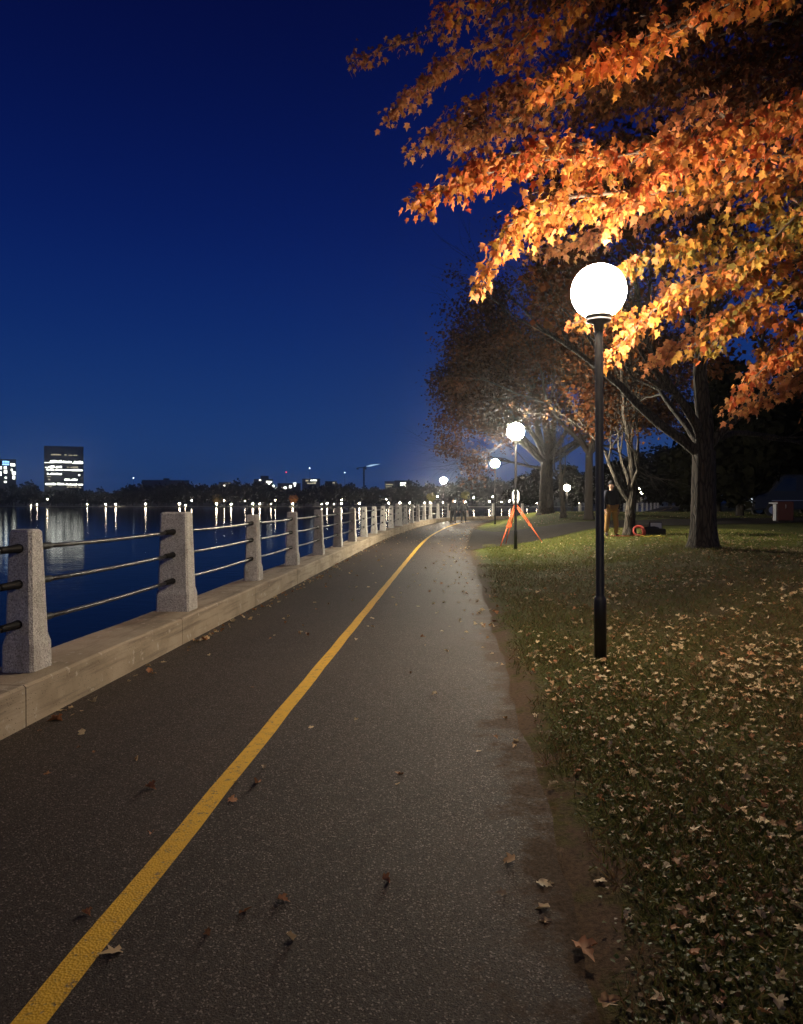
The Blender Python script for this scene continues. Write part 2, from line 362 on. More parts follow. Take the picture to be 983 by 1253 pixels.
# ------------------------------------------------------------------ ground, path, water
def build_ground():
    xs = sorted(set([round(v, 3) for v in list(np.arange(-3.02, 2, .14))+list(np.arange(2, 8, .25))+list(np.arange(8, 24, .8))+list(np.arange(24, 60, 3))+list(np.arange(60, 211, 15))+[210, 300, 420]]))
    vn = [-.12*(1-i/10.) for i in range(0)]
    rows = []
    ys0 = list(np.arange(0, 1.0001, 1/150.))
    vs, fs, ed = [], [], []
    for x in xs:
        sy = shoreY(x)-.3 if x < 210 else 480.
        for t in ys0:
            y = -40+(sy+40)*(1-(1-t)**1) if sy < 90 else (-40+104*t/.85 if t < .85 else 64+(sy-64)*((t-.85)/.15))
            e = edge_dist(x, y) if y < 175 else 50.
            z = gh(x, y)
            if e < .1: z -= .03
            vs.append((x, y, z-.004)); ed.append(e)
    n = len(ys0)
    for i in range(len(xs)-1):
        for j in range(n-1): fs.append((i*n+j, (i+1)*n+j, (i+1)*n+j+1, i*n+j+1))
    mb = MB(); mb.add(vs, fs, True); me = mb.mesh('lawn'); a = me.attributes.new('edge', 'FLOAT', 'POINT'); a.data.foreach_set('value', np.array(ed, np.float32))
    tag(link('lawn', me, M['lawn']), kind='structure')
    # asphalt path
    line = resample(WC, .12, 60)+resample(WC, .5, 175)[121:]; nac = 12
    vs, fs, ed = [], [], []
    for i, p in enumerate(line):
        t = line[min(i+1, len(line)-1)]-line[max(i-1, 0)]; t /= np.linalg.norm(t); nn = np.array([t[1], -t[0]])
        wr = 3.50+.02*math.sin(p[1]*1.9)+.012*math.sin(p[1]*6.7+1)+.008*R.uniform(-1, 1)
        for k in range(nac+1):
            w = -.02+(wr+.02)*k/nac; q = p+nn*w
            vs.append((q[0], q[1], max(gh(q[0], q[1]), 0)+.002+.045*ss(50, 58, q[1]))); ed.append(wr-w)
    for i in range(len(line)-1):
        for k in range(nac): fs.append((i*(nac+1)+k, i*(nac+1)+k+1, (i+1)*(nac+1)+k+1, (i+1)*(nac+1)+k))
    mb = MB(); mb.add(vs, fs, True); me = mb.mesh('path'); a = me.attributes.new('edge', 'FLOAT', 'POINT'); a.data.foreach_set('value', np.array(ed, np.float32))
    tag(link('path', me, M['asphalt']), kind='structure')
    # branch path running off to the right
    ne = catmull([(.3,23.6),(1.2,25.6),(3.1,28.0),(5.2,29.2),(10,31.5),(20,35),(45,41),(90,50)], 8); fe = catmull([(1.0,42),(1.8,38.8),(3.6,36),(5.9,34.2),(10,35.8),(20,39.3),(45,45.5),(90,54.5)], 8)
    mb = MB(); vs = []; fs = []; ed = []; K = 8
    for a, b in zip(ne, fe):
        for k in range(K+1):
            q = a+(b-a)*k/K; vs.append((q[0], q[1], gh(q[0], q[1])+.014)); ed.append(min(k, K-k)*.5)
    for i in range(len(ne)-1):
        for k in range(K): fs.append((i*(K+1)+k, (i+1)*(K+1)+k, (i+1)*(K+1)+k+1, i*(K+1)+k+1))
    mb.add(vs, fs, True); me = mb.mesh('branch_path'); a = me.attributes.new('edge', 'FLOAT', 'POINT'); a.data.foreach_set('value', np.array(ed, np.float32))
    tag(link('branch_path', me, M['branch_asphalt']), kind='structure')
    # painted line
    vs, fs = [], []; line = resample(WC, .5, 140)
    for i, p in enumerate(line):
        t = line[min(i+1, len(line)-1)]-line[max(i-1, 0)]; t /= np.linalg.norm(t); nn = np.array([t[1], -t[0]])
        for w in (1.675, 1.785):
            q = p+nn*(w+.004*math.sin(i*2.1+w)); vs.append((q[0], q[1], max(gh(q[0], q[1]), 0)+.006+.045*ss(50, 58, q[1])))
    for i in range(len(line)-1): fs.append((2*i, 2*i+1, 2*i+3, 2*i+2))
    mb = MB(); mb.add(vs, fs); tag(obj('path_centre_line', mb, M['yellow']), kind='structure')
    # water and far shore
    mb = MB(); mb.add([(-3000,-400,WATER),(3000,-400,WATER),(3000,3000,WATER),(-3000,3000,WATER)], [(0,1,2,3)])
    tag(obj('water', mb, M['water']), kind='structure')
    vs, fs = [], []; xs = list(range(-1500, 1501, 25)); ys = [500, 501, 520, 560, 640, 800, 2200]; zs = [WATER-1, WATER+.35, WATER+.6, WATER+1, WATER+3, WATER+6, WATER+8]
    for x in xs:
        w = 6*math.sin(x*.013)+3*math.sin(x*.041)
        for y, z in zip(ys, zs): vs.append((x, y+w, z))
    m_ = len(ys)
    for i in range(len(xs)-1):
        for j in range(m_-1): fs.append((i*m_+j, (i+1)*m_+j, (i+1)*m_+j+1, i*m_+j+1))
    mb = MB(); mb.add(vs, fs, True); tag(obj('far_shore', mb, M['shore']), kind='structure')
    mb = MB()
    pts = [(x, 499.5+6*math.sin(x*.013)+3*math.sin(x*.041), WATER+.45) for x in range(-420, 261, 10)]
    mb.tube(pts, .16, 6); tag(obj('seawall', mb, M['kerb']), 'pale stone edge running along the foot of the far shore', 'sea wall')
build_ground()
# ------------------------------------------------------------------ low wall, railing
def build_wall():
    line = resample(WC, .5, 150)
    prof = [(0,-.3),(0,.283),(-.018,.30),(-.53,.30),(-.55,.283),(-.55,-3.6)]
    w = thing('low_wall', 'low weathered concrete wall carrying the railing between path and lake', 'wall', (0,0,0))
    groups = [(i, min(i+6, len(line)-1)) for i in range(0, len(line)-1, 6)]
    mb = MB()
    for a, b in groups:
        vs = []; n = len(prof)
        seg = line[a:b+1]
        for i, p in enumerate(seg):
            gi = a+i
            t = line[min(gi+1, len(line)-1)]-line[max(gi-1, 0)]; t /= np.linalg.norm(t); nn = np.array([t[1], -t[0]])
            sh = .006 if i == 0 else (-.006 if i == len(seg)-1 else 0)
            for q, z in prof:
                e = p+nn*q+t*sh
                z2 = z + (.004*math.sin(gi*1.3) if z > .2 else 0)
                vs.append((e[0], e[1], z2+.3*0))
        fs = [(i*n+k, (i+1)*n+k, (i+1)*n+k+1, i*n+k+1) for i in range(len(seg)-1) for k in range(n-1)]
        fs += [tuple(range(n)), tuple((len(seg)-1)*n+k for k in reversed(range(n)))]
        mb.add(vs, fs)
    obj('wall', mb, M['concrete'], w, True)
    # railing
    rl = thing('railing', 'railing of speckled concrete posts and three black pipes on the low lakeside wall', 'railing', (-3.32, 5.5, .3))
    cen = offset(resample(WC, .05, 150), -.29)
    S0 = 40.0
    def pt(s):
        i = min(int((s+S0)/.05), len(cen)-2); p = cen[i]; t = cen[min(i+3, len(cen)-1)]-cen[max(i-3, 0)]; return p, t/np.linalg.norm(t)
    ss_ = [-6.6,-3.6,-.6, 2.45, 5.5, 8.6, 11.95, 14.85]+[14.85+2.93*k for k in range(1, 31)]
    pp = []
    for i, s in enumerate(ss_):
        p, t = pt(s); ang = math.atan2(t[1], t[0])-math.pi/2; big = abs(s-8.6) < .1 or abs(s-38.3) < .2
        W, D, H = (.40, .31, 1.17) if big else (.255, .28, 1.085+R.uniform(-.01, .01))
        lv = [(W*.5, D*.5+.006, 0), (W*.5-.002, D*.5+.002, .20), (W*.5-.017, D*.5-.017, .27), (W*.5-.036, D*.5-.05, H-.02), (W*.5-.052, D*.5-.068, H)]
        mb = MB(); vs = []
        for a, b, z in lv:
            c = .022
            for x, y in ((-a+c,-b),(a-c,-b),(a,-b+c),(a,b-c),(a-c,b),(-a+c,b),(-a,b-c),(-a,-b+c)): vs.append((x, y, z))
        fs = [(j*8+k, j*8+(k+1)%8, (j+1)*8+(k+1)%8, (j+1)*8+k) for j in range(len(lv)-1) for k in range(8)]+[tuple(reversed(range(8))), tuple(32+k for k in range(8))]
        mt = Matrix.Translation((p[0], p[1], .299)) @ Matrix.Rotation(ang, 4, 'Z') @ Matrix.Rotation(math.radians(R.uniform(-.6, .6)), 4, 'Y')
        mb.add([mt @ Vector(v) for v in vs], fs)
        o = obj('post', mb, M['aggregate'], rl, True)
        if abs(s-8.6) < .1: o['label'] = 'wider and taller concrete post'
        pp.append((Vector((p[0], p[1], 0)), D))
    for (a, da), (b, db) in zip(pp, pp[1:]):
        d = (b-a).normalized()
        for z in (.66, .965, 1.237):
            e0 = a+d*(da*.5-.05)+Vector((0,0,z)); e1 = b-d*(db*.5-.05)+Vector((0,0,z)); n = 6
            pts = [e0.lerp(e1, k/n)+Vector((0,0,-.012*math.sin(math.pi*k/n))) for k in range(n+1)]
            mb = MB().tube(pts, .0195, 10); r = obj('rail', mb, M['rail'], rl, True)
            if a.y < 45 and a.y > -2:
                for e, g in ((e0, 1), (e1, -1)):
                    sl = MB().tube([e, e+d*.03*g, e+d*.1*g, e+d*.24*g, e+d*.26*g], [.036,.036,.030,.028,.020], 12)
                    sl.shift(Vector((-3.32, 5.5, .3))); link('sleeve', sl.mesh('sleeve'), M['sleeve'], r)
build_wall()
# ------------------------------------------------------------------ street lamps
def lamp_parts(t, H, gm, rg=.272, sleeve=.63, detail=True, pr=.042, cm=None):
    n = 20 if detail else 8
    mb = MB()
    if detail:
        mb.lathe([(.062,0),(.062,sleeve-.04),(.058,sleeve-.015),(.045,sleeve),(pr,sleeve+.02),(pr,H-.42),(pr*.92,H-.3)], n)
    else: mb.lathe([(.09,0),(.06,sleeve),(.05,H-rg)], n)
    obj('pole', mb, M['pole'], t)
    if detail:
        mb = MB(); mb.lathe([(.045,H-.40),(.05,H-.33),(.12,H-.30),(.125,H-.282),(.07,H-.278),(.07,H-.262),(.13,H-.258),(.132,H-.235),(.10,H-.232)], 28)
        obj('collar', mb, cm or M['collar'], t)
    prof = []
    a0 = -math.pi/2+.46 if detail else -math.pi/2+.2
    for k in range(15): 
        a = a0+(math.pi/2-a0-.02)*k/14; prof.append((rg*math.cos(a), H+rg*math.sin(a)))
    mb = MB(); mb.lathe(prof, 28 if detail else 12); obj('globe', mb, gm, t)
G1 = on(735, 806); G2 = on(631, 672)
def top_h(base, px, py): return at(px, py, base.y).z-base.z
t = thing('street_lamp', 'tall black street lamp with glowing globe, nearest, on the leafy lawn', 'street lamp', G1, 0, 'globe lamps along the path')
lamp_parts(t, top_h(G1, 731, 357), M['globe'], cm=M['pole']); t.rotation_euler = (0, -.009, 0)
t = thing('street_lamp', 'black street lamp with glowing globe and pale collar in front of the orange tripod', 'street lamp', G2, 0, 'globe lamps along the path')
lamp_parts(t, top_h(G2, 628, 528), M['globe_cool'])
b3 = on(606, 643); t = thing('street_lamp', 'street lamp with lit globe on far grass, first beyond the orange tripod', 'street lamp', (b3.x, b3.y, gh(b3.x, b3.y)), 0, 'globe lamps along the path')
lamp_parts(t, top_h(Vector((b3.x, b3.y, gh(b3.x, b3.y))), 603, 567), M['globe_cool'])
p4 = at(543, 588, 66); t = thing('street_lamp', 'lit globe lamp at the far bend of the wall, left of the walking pair', 'street lamp', (p4.x, 66, -.3), 0, 'globe lamps along the path')
mbp = MB().box((-.3,-.3,-2.6),(.3,.3,0)); obj('plinth', mbp, M['concrete'], t)
lamp_parts(t, p4.z+.3, M['globe_cool'])
# lamp of the row added unseen behind the viewer to light the near posts
t = thing('street_lamp', 'globe street lamp standing behind the viewer beside the path', 'street lamp', (1.7, -10.5, 0), 0, 'globe lamps along the path'); lamp_parts(t, 3.75, M['globe'])
def small_lamp(px, py, Y, base=None, rg=.3, gm=None, label='', name='street_lamp', grp='lamps beyond the lawn'):
    p = at(px, py, Y); z0 = gh(p.x, Y) if base is None else base
    t = thing(name, label, 'street lamp', (p.x, Y, z0), 0, grp); lamp_parts(t, max(p.z-z0, .6), gm or M['far_globe'], rg, .3, False); return t
small_lamp(694, 597, 100, None, .42, None, 'lit lamp beyond the lawn right of the slender forked tree')
small_lamp(784.5, 600.5, 110, None, .5, None, 'bright lit lamp beyond the lawn just right of the twin trunked tree')
small_lamp(766, 612, 118, None, .22, None, 'low faint lamp between the standing man and the twin trunked tree')
small_lamp(802, 611.5, 135, None, .38, None, 'lamp low beyond the lawn midway between two trunks')
small_lamp(816, 611.8, 150, None, .2, None, 'faintest small lamp beyond the lawn left of the thick trunk')
small_lamp(691, 607, 150, None, .25, None, 'small low lamp below the lit lamp by the slender forked tree')
# far shore lamps
FL = [(38,618.5,.3),(45.6,617.4,.4),(58,610.8,.5),(107,617,.45),(129.5,617.2,.6),(141.7,617,.75),(178.3,616.8,.75),(220,616.6,.8),(227,618.5,.4),(234.7,612.6,.5),(265,616.6,.8),(274.5,612.4,.5),(283,617,.75),(300,612.7,.4),
      (309.6,616.4,.75),(318,616.7,.65),(331.8,616.8,.4),(337,612.3,.5),(358.5,616.7,.75),(394,616.7,.45),(400.4,616.2,.7),(409,617,.3),(418,616,.7),(418.3,611.8,.45),(440,616,.8),(473,611,.4),(476,615.6,.7),(489.4,615.4,.65),
      (501.6,615.3,.6),(519.8,615.3,.6),(526.8,615,.65),(535.5,607.3,.5),(542,614.8,.4),(557,613.5,.4),(570,614.6,.75),(580,609,.7),(599,613.6,.8),(603,608,.6),(614,614,.4),(623.6,613,.7),(645,615,.35),(657,616,.35),(668,615.5,.3),(709,616,.35)]
protoL = None
for px, py, r in FL:
    p = at(px, py, 497); z0 = WATER+.2
    if protoL is None:
        protoL = thing('shore_lamp', '', 'street lamp', (0,0,0), 0, 'lamps along the far shore'); lamp_parts(protoL, 1., M['far_globe'], .5, .3, False); c = protoL
    else: c = copy_tree(protoL)
    hgt = p.z-z0
    c.location = (p.x, 497, z0)
    # the pole is stretched to the lamp's own height, the globe keeps its size
    for ch in c.children:
        if ch.name.startswith('globe'): ch.scale = (r*1.3,)*3; ch.location = (0,0,hgt-1.*r*1.3)
        else: ch.scale = (1,1,hgt)
    hi = py < 613.6
    c['label'] = ('small lit lamp set back and higher up on the far shore under the dark trees' if hi else
                  ('faint small lamp at the waterline of the far shore' if r < .5 else 'bright lamp at the waterline of the far shore with a long reflection'))
# ------------------------------------------------------------------ trees
def grow(mb, anchors, p, d, L, r, lev, maxl, spread=.6, up=.25, nch=(3, 5), sides=(10,8,6,5,4,4), wig=.12, taper=.55):
    n = 5 if lev < 3 else 3; pts = [Vector(p)]; rad = [r]; q = Vector(p); dd = Vector(d).normalized()
    for i in range(n):
        dd = (dd+Vector((R.gauss(0, wig), R.gauss(0, wig), R.gauss(0, wig)+up*.12))).normalized(); q = q+dd*(L/n); pts.append(q.copy()); rad.append(r*(1-(1-taper)*(i+1)/n))
    mb.tube(pts, rad, sides[min(lev, 5)], caps=False)
    if lev >= maxl-1:
        for k in range(1, len(pts)): anchors.append((pts[k], dd.copy()))
    if lev >= maxl: return
    k = R.randint(*nch)
    for c in range(k):
        f = 1. if c == 0 else R.uniform(.35, 1.); i = min(int(f*n), n-1); b = pts[i].lerp(pts[i+1], f*n-i) if f < 1 else pts[-1]
        rr = rad[min(i+1, n)]*(.85 if c == 0 else R.uniform(.45, .7))
        a = R.uniform(0, 2*math.pi); o = dd.orthogonal().normalized(); o = Matrix.Rotation(a, 3, dd) @ o
        sp = spread*(.35 if c == 0 else R.uniform(.7, 1.3)); nd = (dd*math.cos(sp)+o*math.sin(sp)+Vector((0,0,up*.3))).normalized()
        grow(mb, anchors, b, nd, L*R.uniform(.58, .82), rr, lev+1, maxl, spread, up, nch, sides, wig, taper)
def foliage(anchors, per, size, cols, wts, spread, V=QUAD_V, Fc=QUAD_F, keep=1.):
    P, T, Nn, Sz = [], [], [], []
    for p, d in anchors:
        if R.random() > keep: continue
        for k in range(per):
            o = Vector((R.gauss(0, 1), R.gauss(0, 1), R.gauss(0, .7)))*spread; P.append(p+o)
            tdir = Vector((R.gauss(0, .8), R.gauss(0, .8), -.7+R.gauss(0, .5)))+d*.4; T.append(tdir)
            Nn.append(Vector((R.gauss(0, .6), R.gauss(0, .6), 1))); Sz.append(size*R.uniform(.6, 1.25))
    return leaf_mesh('crown', P, T, Nn, Sz, palette(len(P), cols, wts), V, Fc)
def flare(mb, base, r, h, top_r, lean, n=20, ridges=True):
    vs = []; fs = []; K = 14; ph = [R.uniform(0, 6.28) for _ in range(4)]
    for i in range(K+1):
        z = h*i/K; rr = top_r+(r-top_r)*(1-i/K)**1.2+ .45*r*math.exp(-z/.22)
        for k in range(n):
            a = 2*math.pi*k/n; q = rr*(1+.07*math.sin(3*a+ph[0]+z*.3)+.05*math.sin(5*a+ph[1]-z*.5)+(.22*math.exp(-z/.25)*max(0, math.sin(5*a+ph[2]))))
            vs.append((base[0]+lean[0]*z+q*math.cos(a), base[1]+lean[1]*z+q*math.sin(a), base[2]-.08+z))
    for i in range(K):
        for k in range(n): fs.append((i*n+k, i*n+(k+1)%n, (i+1)*n+(k+1)%n, (i+1)*n+k))
    mb.add(vs, fs, True)
def inv(v):
    q = _M.transposed() @ (Vector(v)-Vector((0,0,CAMZ))); return (CX+F*q.x/q.y, CY-F*q.z/q.y, v[1])
def tree(name, label, base, trunkh, r, limbs, levels, bark, leafargs, lean=(0,0), group=None, spread=.55, up=.25, nch=(3,4), tr=None, cat='tree', prune=None):
    t = thing(name, label, cat, base, 0, group)
    mb = MB(); anchors = []
    tr = tr or r*.8
    flare(mb, base, r, trunkh, tr, lean); o = obj('trunk', mb, bark, t, True)
    top = Vector((base[0]+lean[0]*trunkh, base[1]+lean[1]*trunkh, base[2]+trunkh-.1))
    mb = MB()
    for dx, dy, dz, L, rr, z0 in limbs:
        grow(mb, anchors, top+Vector((0,0,z0))+Vector((lean[0]*z0, lean[1]*z0, 0)), (dx, dy, dz), L, rr, 1, levels, spread, up, nch)
    obj('limb', mb, bark, t, True)
    if prune: anchors = [q for q in anchors if not prune(*inv(q[0])[:2])]
    if leafargs:
        me = foliage(anchors, **leafargs); 
        for v in (0,): me.transform(Matrix.Translation(-Vector(base)))
        link('crown', me, M['leafd'], t)
    return t, anchors
def gb(px, py, Y):                       # a base on the terrain, kept at the pixel column
    p = at(px, py, Y); return (p.x, Y, gh(p.x, Y))
BRN = [(.10,.038,.013),(.13,.050,.015),(.07,.03,.014),(.16,.072,.022)]
# thick trunk in the middle of the lawn
tree('maple_tree', 'big dark tree with the thickest ridged trunk, right of the nearest lamp', gb(861, 669, 17.8), 2.35, .29,
     [(-.75,.2,.75,3.4,.13,-.15),(.05,.1,1,3.2,.22,0),(.7,-.1,.8,3.0,.12,0),(-.2,.9,.7,3,.1,0),(-.35,-.3,1,3,.12,.1),(.5,.7,.6,3,.09,0)], 5, M['bark'],
     dict(per=5, size=.17, cols=[(.09,.03,.012),(.06,.03,.012),(.11,.042,.016)], wts=None, spread=.2, keep=.85), nch=(3,4), tr=.25, prune=lambda x, y: x < 650+.25*max(0, y-330) and x < 745)
# tree with twin limbs lit by the second lamp
tree('maple_tree', 'slim pale tree forking into two limbs beside the standing man and cable coil', gb(770, 656, 24.6), 1.5, .18,
     [(-.55,.1,.85,1.9,.10,-.35),(.25,-.1,1,2.6,.14,-.1),(-.15,.7,.8,2,.07,0),(.1,-.7,.9,2,.07,.1)], 5, M['bark_pale'],
     dict(per=2, size=.11, cols=BRN, wts=[3,3,3,1], spread=.12, keep=.2), tr=.145, lean=(.05,0), nch=(3,4))
tree('young_tree', 'slender pale forked tree on the far grass strip beyond the branch path', gb(689.5, 634, 38), 2.1, .15,
     [(-.5,.1,.9,1.9,.06,-.2),(-.1,-.2,1,2.1,.07,0),(.5,.1,.9,1.7,.05,-.1)], 5, M['bark_pale'], dict(per=2, size=.12, cols=BRN, wts=None, spread=.12, keep=.12), tr=.09, lean=(-.06,0))
tree('maple_tree', 'large spreading tree on far grass with thick trunk and dim russet crown', gb(669, 627, 45), 3.3, .42,
     [(-.75,-.2,.7,3.9,.2,-.2),(-.6,-.6,.8,4.2,.18,0),(.0,.1,1,5.4,.28,0),(.8,0,.8,4.6,.18,0),(-.3,.8,.8,4.6,.16,0),(.4,-.8,.8,4.6,.15,0),(-.3,.1,1,5.6,.22,0),(-1,-.1,.25,3.0,.1,-.5),(.35,.2,1,5.6,.2,0),(.9,-.3,.4,3.6,.12,-.3)], 5, M['bark'],
     dict(per=6, size=.2, cols=[(.085,.042,.024),(.065,.036,.024),(.11,.052,.028),(.13,.06,.025)], wts=[3,3,3,1], spread=.36, keep=.9), tr=.36, nch=(4,5), up=.12, prune=lambda x, y: x < 532+.45*max(0, 400-y)+9*math.sin(y*.13)+6*math.sin(y*.41) or (y > 545 and x > 590) or (y > 555 and x < 570) or y > 590 or (abs(x-603) < 12 and y > 535) or (x < 645 and y > 525 and R.random() < .6))
tree('maple_tree', 'dark tree hidden behind the nearest lamp post, straight black trunk', gb(721, 645, 36), 3.2, .2,
     [(-.7,-.1,.75,3.4,.12,0),(.1,.1,1,3.6,.15,0),(.6,.1,.8,3.2,.1,0),(0,-.7,.9,3.2,.1,0),(-.2,.8,.8,3,.09,0)], 5, M['blackbark'],
     dict(per=4, size=.15, cols=[(.12,.05,.025),(.08,.04,.02)], wts=None, spread=.16, keep=.6), tr=.17, nch=(3,5))
# dark evergreen looking masses at the back right: copies of two trees
def dark_tree(seed, H, W, n=2600, ql=.55):
    t = thing('dark_tree', 'black leafy tree in the unlit row behind the lawn', 'tree', (0,0,0), 0, 'dark trees behind the lawn')
    mb = MB(); mb.tube([(0,0,-.3),(.1,0,H*.25),(0,.1,H*.6),(0,0,H*.85)], [H*.028,H*.022,H*.012,.03], 8)
    obj('trunk', mb, M['blackbark'], t)
    P, T, Nn, Sz = [], [], [], []; cl = []
    for k in range(26):
        z = H*R.uniform(.22, .93); w = W*math.sin(math.pi*min(1, max(.12, (z/H-.05)/.98)))**.7; a = R.uniform(0, 6.28); rr = w*math.sqrt(R.random())*.8
        cl.append((Vector((rr*math.cos(a), rr*math.sin(a), z)), R.uniform(.14, .26)*W+.3))
    for k in range(n):
        c, s_ = R.choice(cl); v = Vector((R.gauss(0, 1), R.gauss(0, 1), R.gauss(0, .8))); v = v.normalized()*s_*R.uniform(.6, 1.25); P.append(c+v)
        T.append(Vector((R.gauss(0, 1), R.gauss(0, 1), R.gauss(0, 1)))); Nn.append(Vector((R.gauss(0, 1), R.gauss(0, 1), R.gauss(0, 1)))); Sz.append(ql*R.uniform(.6, 1.3))
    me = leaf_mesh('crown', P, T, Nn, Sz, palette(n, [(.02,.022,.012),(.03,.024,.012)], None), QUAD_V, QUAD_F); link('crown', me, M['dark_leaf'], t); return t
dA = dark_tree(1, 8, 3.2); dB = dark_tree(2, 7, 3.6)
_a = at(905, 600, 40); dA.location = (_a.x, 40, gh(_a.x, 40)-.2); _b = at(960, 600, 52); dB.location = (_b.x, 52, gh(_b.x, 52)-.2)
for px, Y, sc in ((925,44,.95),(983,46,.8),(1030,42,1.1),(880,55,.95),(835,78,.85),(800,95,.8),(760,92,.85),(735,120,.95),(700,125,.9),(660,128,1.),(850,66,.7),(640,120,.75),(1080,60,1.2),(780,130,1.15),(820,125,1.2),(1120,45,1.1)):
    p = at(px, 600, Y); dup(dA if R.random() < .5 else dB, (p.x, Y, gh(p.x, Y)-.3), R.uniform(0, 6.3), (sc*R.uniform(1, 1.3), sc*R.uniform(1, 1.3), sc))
# far shore treeline
def far_tree(H, W, n=500):
    return dark_tree(0, H, W, n, 1.3)
fA = far_tree(13, 6); fB = far_tree(12, 7.5); fC = far_tree(14, 5)
for o in (fA, fB, fC):
    o.name = 'far_tree'; o['label'] = 'dark tree in the low treeline on the far shore'; o['group'] = 'trees along the far shore'
prof = [(-300,596),(-200,592),(-60,588),(0,596),(25,593),(40,590),(50,600),(60,598),(110,598),(135,600),(150,597),(175,592),(205,591),(235,590),(265,592),(290,590),(320,589),(345,598),(360,597),(385,594),(400,593),(425,589),(440,597),(470,595),(495,592),(520,590),(545,596),(560,586),(590,584),(620,586),(650,590),(700,588),(760,588)]
def profy(x):
    for (a, ya), (b, yb) in zip(prof, prof[1:]):
        if a <= x <= b: return ya+(yb-ya)*(x-a)/(b-a)
    return 590
x = -255; first = [fA, fB, fC]
while x < 770:
    for row, Yd in ((0, 512), (1, 530)):
        px = x+R.uniform(-4, 4); Y = Yd+R.uniform(-6, 6); p = at(px, profy(px)+R.uniform(-1.5, 3.5)+(3 if row == 0 else 0), Y); z0 = WATER+.2; src = R.choice((fA, fB, fC)); h = max(4, p.z-z0)
        H0 = {fA: 13, fB: 12, fC: 14}[src]
        sc = (1.05*R.uniform(.9, 1.3), 1., h/H0*1.0)
        if first:
            src = first.pop(); o = src; H0 = {fA: 13, fB: 12, fC: 14}[src]; o.scale = (1,1,h/H0)
        else: o = copy_tree(src); o.scale = sc
        o.location = (p.x, Y, z0); o.rotation_euler = (0,0,R.uniform(0, 6.3)) if 0 else (0,0,0)
    x += 10.5
# small autumn trees lit by shore lamps
for px, py, w, col, lb in ((359.5,612,5,(.5,.2,.04),'small orange tree glowing beside a far shore lamp'),(528,610,5,(.25,.22,.05),'small olive tree glowing behind the far shore lamps near the wall end'),(266,612,6,(.2,.14,.05),'dim brown bush lit by a far shore lamp right of the tall post'),(570,608,5,(.25,.22,.04),'small olive tree lit up behind the walking pair')):
    p = at(px, py, 503); t = thing('shore_tree', lb, 'tree', (p.x, 503, WATER+.3)); mb = MB().tube([(0,0,0),(0,0,4)], [.2,.1], 6); obj('trunk', mb, M['blackbark'], t)
    n = 500; PP = [Vector((R.gauss(0, 1), R.gauss(0, 1), R.gauss(0, .7))).normalized()*w*.55*R.uniform(.5, 1.1)+Vector((0,0,p.z-WATER-.3+1)) for _ in range(n)]
    RN = [Vector((R.gauss(0,1),R.gauss(0,1),R.gauss(0,1))) for _ in range(n)]
    link('crown', leaf_mesh('crown', PP, RN, [Vector((R.gauss(0,1),R.gauss(0,1),R.gauss(0,1))) for _ in range(n)], [1.]*n, palette(n, [col], None), QUAD_V, QUAD_F), M['leaf'], t)
